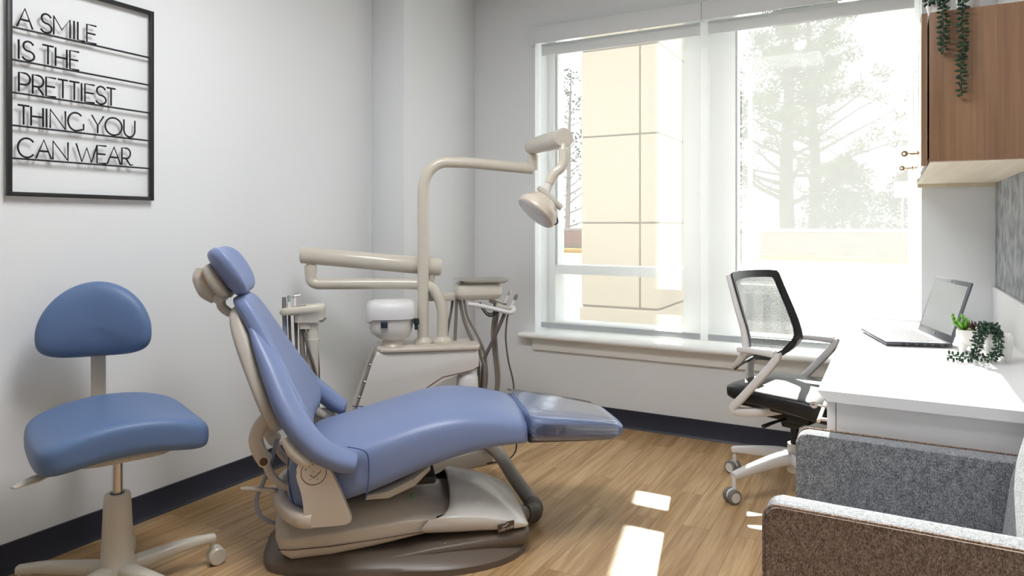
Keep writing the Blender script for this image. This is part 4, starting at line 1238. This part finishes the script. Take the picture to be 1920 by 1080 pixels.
# ------------------------------------------------------------------ office chair
oc = thing('office_chair', 'white-framed office chair with black mesh back and black seat at the desk', 'office chair', (-.38, 3.315, 0), math.radians(-20))
b = MB(); b.lathe([(.030, .10), (.034, .105), (.034, .150), (.031, .205), (.030, .228), (.020, .228), (.02, .21)]); hub = b.build('hub', M['white_pl'], oc)
MB().lathe([(.0175, .20), (.0175, .34)], n=18).build('gas_piston', M['dark'], oc)
for k in range(5):
    a = math.radians(226.6 + 20 + 72 * k)
    c_, s_ = math.cos(a), math.sin(a)
    R = .322
    b = MB()
    b.tube(cr([(.015 * c_, .015 * s_, .165), (.10 * c_, .10 * s_, .160), (.22 * c_, .22 * s_, .138), (R * c_, R * s_, .115)], 5), [.034, .030, .024, .018], 14, p=4, flat=.85)
    lg = b.build('leg', M['white_pl'], oc)
    w = MB(); wr = MB()
    px, py = -s_, c_
    cx, cy = (R + .005) * c_, (R + .005) * s_
    for sg in (-1, 1):
        w.lathe([(.004, -.011), (.026, -.011), (.031, -.007), (.031, .007), (.026, .011), (.004, .011)], (cx + px * .017 * sg, cy + py * .017 * sg, .031), (px, py, 0), 24)
        wr.lathe([(.021, .0), (.021, .0125), (.001, .0125), (.001, 0)], (cx + px * .017 * sg, cy + py * .017 * sg, .031), (px * sg, py * sg, 0), 24)
    cst = w.build('caster', M['grey_pl'], lg)
    wr.lathe([(.026, -.005), (.026, .005), (.001, .005)], (cx, cy, .036), (px, py, 0), 20)
    wr.lathe([(.010, .05), (.010, .112)], (R * c_ * .98, R * s_ * .98, 0), n=12)
    wr.build('caster_housing', M['white_pl'], lg)
# mechanism and seat
b = MB(); b.box(-.13, .10, -.075, .075, .335, .405, .012); b.prism([(-.06, .405), (.12, .405), (.09, .345), (.03, .305), (-.03, .305)], 'y', -.06, .06, .006); b.build('mechanism', M['dark'], oc)
b = MB(); b.tube(cr([(.0, -.05, .345), (-.02, -.12, .342), (-.05, -.185, .325)], 4), [.008, .008, .012], 10, flat=.7); b.build('height_lever', M['dark'], oc)
b = MB(); b.tube([(.03, -.062, .36), (.03, -.068, .36)], .010, 12); b.build('bolt', M['chrome'], oc)
rings = []
for x, z0, z1, hw in [(-.225, .445, .478, .19), (-.21, .425, .492, .225), (-.15, .415, .494, .238), (-.02, .412, .492, .245), (.10, .408, .494, .245), (.19, .392, .488, .235), (.235, .385, .468, .22), (.255, .392, .445, .19)]:
    rings.append(ring((x, 0, (z0 + z1) / 2), (0, 1, 0), (0, 0, 1), hw, (z1 - z0) / 2, 32, 5))
st_ = MB().loft(rings).build('seat', M['black_leather'], oc, sub=1)
b = MB(); b.box(-.17, .18, -.19, .19, .398, .418, .008); b.build('seat_pan', M['dark'], st_)
# back: curved hexagonal frame with mesh
def backx(z): return interp([.535, .56, .60, .66, .72, .80, .90, .985], [-.205, -.190, -.150, -.112, -.118, -.146, -.180, -.208], z)
def backp(y, z): return Vector((backx(z) - .030 + .055 * (abs(y) / .24) ** 2, y, z))
def half(z): return interp([.535, .57, .66, .80, .985], [.145, .205, .238, .228, .205], z)
outl = []
zs = [.545, .57, .60, .63, .66, .70, .75, .80, .85, .90, .94, .970]
right = [(half(z), z) for z in zs]
topc = [(.197, .981), (.15, .985), (.07, .987), (0, .988), (-.07, .987), (-.15, .985), (-.197, .981)]
left = [(-half(z), z) for z in reversed(zs)]
botc = [(-.12, .552), (-.06, .562), (0, .566), (.06, .562), (.12, .552)]
outl = [backp(y, z) for y, z in right + topc + left + botc]
cen = Vector((0, 0, .775))
inner = [Vector((0, 0, 0))] * len(outl)
b = MB()
n = len(outl)
rings = []
def shrink(p, d):
    y = p.y * (1 - d / .225); z = cen.z + (p.z - cen.z) * (1 - d / .215)
    return backp(y, z)
o1 = outl; i1 = [shrink(p, .034) for p in outl]
fwd = Vector((.010, 0, 0))
b.loft([o1, [p + fwd for p in o1], [p + fwd for p in i1], i1], closed=True)
b.build('back_rim', M['black_leather'], oc, angle=50)
# mesh surface as a grid
b = MB()
NZ, NY = 20, 16
rows = []
for i in range(NZ + 1):
    z = .562 + (.972 - .562) * i / NZ
    h = half(z) - .022
    rows.append([b.bm.verts.new(backp(-h + 2 * h * k / NY, z) + Vector((.005, 0, 0))) for k in range(NY + 1)])
for i in range(NZ):
    for k in range(NY): b.bm.faces.new((rows[i][k], rows[i][k + 1], rows[i + 1][k + 1], rows[i + 1][k]))
b.build('back_mesh', M['chairmesh'], oc)
for sg in (-1, 1):
    fr_ = [backp(sg * (half(z) + .004), z) + Vector((-.010, 0, 0)) for z in (.975, .90, .82, .74, .68, .655, .60, .556)]
    MB().tube(cr([tuple(p) for p in fr_], 4), [.010, .011, .012, .013, .016, .016, .013, .007], 12, p=3).build('back_frame', M['white_pl'], oc)
    arm = cr([(-.128, sg * .246, .656), (-.08, sg * .262, .663), (.0, sg * .270, .664), (.052, sg * .272, .663)], 5)
    b = MB(); b.tube(arm, [.013, .014, .015, .017], 14, p=4, flat=.9)
    b.tube(cr([(.058, sg * .272, .667), (.060, sg * .272, .650), (.030, sg * .272, .606)], 4) + [Vector((-.10, sg * .268, .455)), Vector((-.140, sg * .266, .412)), Vector((-.146, sg * .262, .398))], .0165, 14, p=4, flat=.9, up=(0, 1, 0))
    b.tube(cr([(-.148, sg * .264, .402), (-.130, sg * .258, .388), (-.06, sg * .22, .392), (-.01, sg * .15, .398), (.0, sg * .07, .400)], 5), .0145, 12, p=4, flat=1.3)
    b.build('armrest', M['white_pl'], oc)
b = MB(); b.tube(cr([(-.148, 0, .37), (-.19, 0, .40), (-.215, 0, .47), (-.215, 0, .56), (-.175, 0, .62)], 5), .024, 14, p=4, flat=.5, up=(1, 0, 0)); b.build('back_support', M['white_pl'], oc)

# ------------------------------------------------------------------ armchair in front of the desk
OS = (.10, 1.79, 0)
ac = thing('armchair', 'boxy armchair in grey and brown tweed in the near right corner beside the desk', 'armchair', OS)
def arm_panel(y0, y1, inner_hi):
    zt = .632
    o_ = MB(OS)
    yo0, yo1 = (y1 - .010, y1) if inner_hi else (y0, y0 + .010)
    yi0, yi1 = (y0, y1 - .010) if inner_hi else (y0 + .010, y1)
    rr = .028
    outline = [(-.230, .03), (-.230, zt - rr)] + [(-.230 + rr - rr * math.cos(math.radians(a)), zt - rr + rr * math.sin(math.radians(a))) for a in (15, 30, 45, 60, 75)] + [(-.230 + rr, zt), (.425, zt), (.425, .03)]
    m = MB(OS).prism(outline, 'y', yi0, yi1, .006, 2).build('arm', M['tweed'], ac, angle=15)
    out2 = [(x + (.004 if x < 0 else -.004), z - (.004 if z > .3 else -.004)) for x, z in outline]
    MB(OS).prism(out2, 'y', yo0, yo1 + .0, .003, 2).build('arm_outer_panel', M['tweed_b'], ac, angle=15)
    pip = MB(OS)
    yy = yo1 - .002 if inner_hi else yo0 + .002
    pip.tube([(x, yy, z) for x, z in outline], .0032, 8, up=(0, 1, 0)); pip.build('piping', M['tweed_b'], m)
arm_panel(1.485, 1.553, False)
arm_panel(2.030, 2.098, True)
rings = []
for x, z0, z1, hw in [(-.20, .27, .40, .225), (-.19, .255, .425, .236), (-.10, .25, .437, .2365), (.10, .25, .437, .2365), (.20, .25, .43, .2365)]:
    rings.append(ring((x, 1.7915, (z0 + z1) / 2), (0, 1, 0), (0, 0, 1), hw, (z1 - z0) / 2, 28, 7))
MB(OS).loft(rings).build('seat_cushion', M['tweed'], ac, angle=60)
MB(OS).box(-.20, .40, 1.555, 2.028, .10, .25, .01).build('seat_base', M['tweed_b'], ac)
rings = []
for z, x0, x1 in [(.40, .215, .40), (.50, .228, .405), (.60, .240, .412), (.70, .265, .420), (.78, .288, .424), (.815, .305, .424), (.83, .325, .415)]:
    rings.append(ring(((x0 + x1) / 2, 1.7915, z), (1, 0, 0), (0, 1, 0), (x1 - x0) / 2, .2365, 28, 7))
MB(OS).loft(rings).build('backrest', M['tweed'], ac, angle=60)
for x in (-.19, .38):
    for y in (1.52, 2.065): MB(OS).tube([(x, y, 0), (x, y, .04)], .018, 14).build('foot', M['dark'], ac)

# ------------------------------------------------------------------ outside the windows
structure(MB().box(-60, 40, 4.21, 24.2, -.12, 0).build('ground_pavement', M['asphalt'], smooth=False))
structure(MB().box(-60, 40, 24.2, 90, -.12, -.001).build('ground_lawn', M['grass'], smooth=False))
# stone-clad column of the building
OP = (-2.18, 6.44, 0)
stc = thing('stone_column', 'beige stone-clad column outside the left window', 'column', OP)
b = MB(OP)
levels = [0, .45, 1.22, 2.02, 2.82, 3.62, 4.42, 5.22]
b.box(-2.565, -1.798, 5.985, 6.895, 0, .438, .012)
for z0, z1 in zip(levels[1:-1], levels[2:]):
    b.box(-2.55, -1.99, 6.0, 6.88, z0 + .007, z1 - .007, .006); b.box(-1.976, -1.81, 6.0, 6.88, z0 + .007, z1 - .007, .006)
b.build('cladding', M['stone'], stc, smooth=False)
MB(OP).box(-2.54, -1.82, 6.01, 6.87, .02, 5.2).build('core', M['joint'], stc, smooth=False)
# low pale railing just outside the right window
OR = (-.2, 6.6, 0)
rl = thing('railing', 'low white slatted railing outside the lower right window', 'railing', OR)
b = MB(OR); b.box(-1.5, 1.6, 6.57, 6.63, .60, .66, .006); b.box(-1.5, 1.6, 6.58, 6.62, .12, .16, .004); b.build('rail', M['whitepaint'], rl)
for k in range(21): MB(OR).box(-1.47 + k * .15, -1.41 + k * .15, 6.585, 6.615, 0 if k % 5 == 0 else .16, .60, .004).build('slat', M['whitepaint'], rl)
# kerb and retaining wall, in one direction
ang = math.atan2(-1.2, 5.01)
ob = (-2.1, 25.5, 0)
kb = MB(); kb.box(-30, 24, -.09, .09, 0, .17, .02)
k_ = kb.build('kerb', M['yellow']); k_.location = ob; k_.rotation_euler = (0, 0, ang); tag(k_, 'yellow painted kerb along the planting bed outside', 'kerb')
rw = thing('retaining_wall', 'long low brick wall behind the yellow kerb outside', 'wall', (ob[0] + .7, ob[1] + 2.9, 0), ang)
MB().box(-30, 24, -.15, .15, 0, .93).build('brickwork', M['brick'], rw, smooth=False)
MB().box(-30, 24, -.19, .19, .93, 1.06, .01).build('coping', M['cap'], rw)
rnd = random.Random(11)
b = MB()
for k in range(2600):
    x = rnd.uniform(-16, 8); y = rnd.uniform(.25, 2.6); h = rnd.uniform(.12, .38)
    a = rnd.uniform(0, 6.28); w = .03
    p = Vector((x, y, 0)); q = Vector((w * math.cos(a), w * math.sin(a), 0)); tp = Vector((x + rnd.uniform(-.12, .12), y + rnd.uniform(-.12, .12), h))
    b.bm.faces.new([b.bm.verts.new(v) for v in (p - q, p + q, tp)])
g_ = b.build('dry_grass', M['grass'], smooth=False); g_.location = ob; g_.rotation_euler = (0, 0, ang); tag(g_, 'dry grass and low plants in the bed before the brick wall', 'grass', kind='stuff')
# bare twiggy shrubs in the bed
def twigs(o, h, n, seed, label):
    t = thing('bare_shrub', label, 'shrub', o, 0, 'bare shrubs in the bed')
    r_ = random.Random(seed); b = MB(o)
    for k in range(n):
        a = r_.uniform(0, 6.28); s_ = r_.uniform(.2, .7)
        p = Vector(o); d = Vector((math.cos(a) * s_, math.sin(a) * s_, 1)).normalized()
        L_ = h * r_.uniform(.6, 1)
        m_ = p + d * L_ * .5; e = m_ + (d + Vector((r_.uniform(-.4, .4), r_.uniform(-.4, .4), 0))).normalized() * L_ * .5
        b.tube([p, m_, e], [.014, .010, .004], 5)
        b.tube([m_, m_ + (d + Vector((r_.uniform(-.9, .9), r_.uniform(-.9, .9), .2))).normalized() * L_ * .35], [.008, .003], 5)
    b.build('twigs', M['twig'], t)
twigs((-1.35, 25.9, 0), 1.0, 22, 1, 'bare twiggy shrub growing by the yellow kerb outside, the middle one')
twigs((-.25, 25.8, 0), .75, 16, 2, 'bare twiggy shrub by the yellow kerb outside, nearest the sign')
# lamp post on its concrete footing
ol = (-4.3, 25.0, 0)
t = thing('street_lamp', 'tall white parking lot lamp post beyond the right window', 'street lamp', ol)
b = MB(ol); b.lathe([(.33, 0), (.33, .86), (.30, .90), (.0, .90)], ol); b.build('concrete_base', M['cap'], t)
b = MB(ol); b.lathe([(.16, .90), (.16, 1.0), (.10, 1.02), (.085, 1.1), (.07, 5.9)], ol, n=16); b.build('pole', M['whitepaint'], t)
b = MB(ol); b.box(ol[0] - .75, ol[0] + .1, ol[1] - .15, ol[1] + .15, 5.88, 6.02, .03); b.build('lamp_head', M['whitepaint'], t)
og = (.28, 24.1, 0)
t = thing('parking_sign', 'small white sign on a thin post outside at the right window edge', 'sign', og)
MB(og).tube([og, (og[0], og[1], 2.5)], .035, 10).build('post', M['grey_pl'], t)
MB(og).box(og[0] - .22, og[0] + .16, og[1] - .06, og[1] - .04, 2.03, 2.52, .01).build('sign_plate', M['whitepaint'], t)
# trees
def needles(b, c, r, n, r_):
    for k in range(n):
        d = Vector((r_.gauss(0, 1), r_.gauss(0, 1), r_.gauss(0, .75)))
        d = d.normalized() * r * r_.uniform(.2, 1) ** .6
        p = Vector(c) + d
        a = Vector((r_.uniform(-1, 1), r_.uniform(-1, 1), r_.uniform(-.4, 1))).normalized()
        s_ = r_.uniform(.14, .30)
        q = a.cross(Vector((r_.uniform(-1, 1), r_.uniform(-1, 1), r_.uniform(-1, 1)))).normalized() * s_ * .22
        b.bm.faces.new([b.bm.verts.new(v) for v in (p - q, p + q, p + a * s_)])
def pine(o, H, r0, seed, label, zlow, reach, dens, side=0.0, bark='bark'):
    r_ = random.Random(seed)
    t = thing('pine_tree', label, 'tree', o, 0, 'pines beyond the brick wall')
    x, y, _ = o
    tr = [(x, y, 0), (x + r_.uniform(-.1, .1), y, H * .3), (x + r_.uniform(-.15, .15), y, H * .6), (x + r_.uniform(-.3, .3), y, H)]
    P = cr(tr, 8)
    MB(o).tube(P, [r0, r0 * .85, r0 * .65, r0 * .12], 12).build('trunk', M[bark], t)
    bb, nb = MB(o), MB(o)
    nbr = 34
    for k in range(nbr):
        f_ = (k + r_.random()) / nbr
        z = zlow + (H * .98 - zlow) * f_
        i = min(int(z / H * (len(P) - 1)), len(P) - 2)
        st_ = P[i].lerp(P[i + 1], z / H * (len(P) - 1) - i)
        a = k * 2.4 + r_.uniform(-.5, .5)
        L_ = reach * (1 - .65 * f_ ** 1.6) * r_.uniform(.55, 1.1)
        up = r_.uniform(.05, .55) + f_ * .3
        d = Vector((math.cos(a) * (1 + side), math.sin(a), up)).normalized()
        p1 = st_ + d * L_ * .5; p2 = p1 + (d + Vector((0, 0, r_.uniform(-.1, .35)))).normalized() * L_ * .5
        br = r0 * .36 * (1 - .6 * f_)
        bb.tube(cr([st_, p1, p2], 4), [br, br * .6, br * .15], 6)
        for m_ in range(5):
            g_ = r_.uniform(.25, 1)
            q = st_.lerp(p1, g_ * 2) if g_ < .5 else p1.lerp(p2, g_ * 2 - 1)
            e = q + Vector((r_.uniform(-1, 1), r_.uniform(-1, 1), r_.uniform(-.1, .8))).normalized() * L_ * r_.uniform(.15, .35)
            bb.tube([q, q.lerp(e, .5) + Vector((0, 0, .05)), e], [br * .35, br * .22, br * .08], 5)
            if f_ > .33 or r_.random() < .25: needles(nb, e, .42, int(dens * r_.uniform(.5, 1.1)), r_)
        if f_ > .33 or r_.random() < .3: needles(nb, p2, .5, int(dens * 1.2), r_)
    bb.build('branches', M[bark], t); nb.build('foliage', M['needle'], t, smooth=False)
pine((-4.22, 34.2, 0), 12.2, .36, 21, 'tall pine with the thicker trunk, left of the two pines beyond the wall', 2.2, 4.0, 60, .1)
pine((-3.38, 36.9, 0), 13.2, .30, 22, 'tall pine with the thinner trunk, right of the two pines beyond the wall', 2.8, 4.6, 75, .25)
pine((-14.4, 32.0, 0), 9.0, .14, 23, 'thin sparse tree far off beside the stone column in the left window', 1.2, 1.8, 4, 0, 'hazy_bark')
pine((-8.2, 41.0, 0), 10.0, .18, 24, 'sparse haze-paled tree far behind the lamp post', 1.2, 3.2, 14, 0, 'hazy_bark')
def bush(o, rx_, h, n, seed, label):
    r_ = random.Random(seed)
    t = thing('evergreen_bush', label, 'bush', o, 0, 'evergreens behind the brick wall')
    MB(o).tube([o, (o[0], o[1], h * .8)], [.12, .03], 8).build('stem', M['bark'], t)
    b = MB(o)
    for k in range(n):
        u = r_.random(); z = h * (u ** .9)
        rr = rx_ * (math.sin(PI * min(1, .18 + .82 * (z / h))) ** .7) * r_.uniform(.35, 1.05)
        a = r_.uniform(0, 6.28)
        needles(b, (o[0] + rr * math.cos(a), o[1] + rr * math.sin(a), z), .34, 22, r_)
    b.build('foliage', M['bushleaf'], t, smooth=False)
bush((-1.93, 34.3, 0), 1.75, 4.1, 330, 31, 'dense dark evergreen bush right of the pine trunks')
bush((.75, 35.6, 0), 1.4, 3.6, 170, 32, 'looser evergreen bush behind the small white sign')
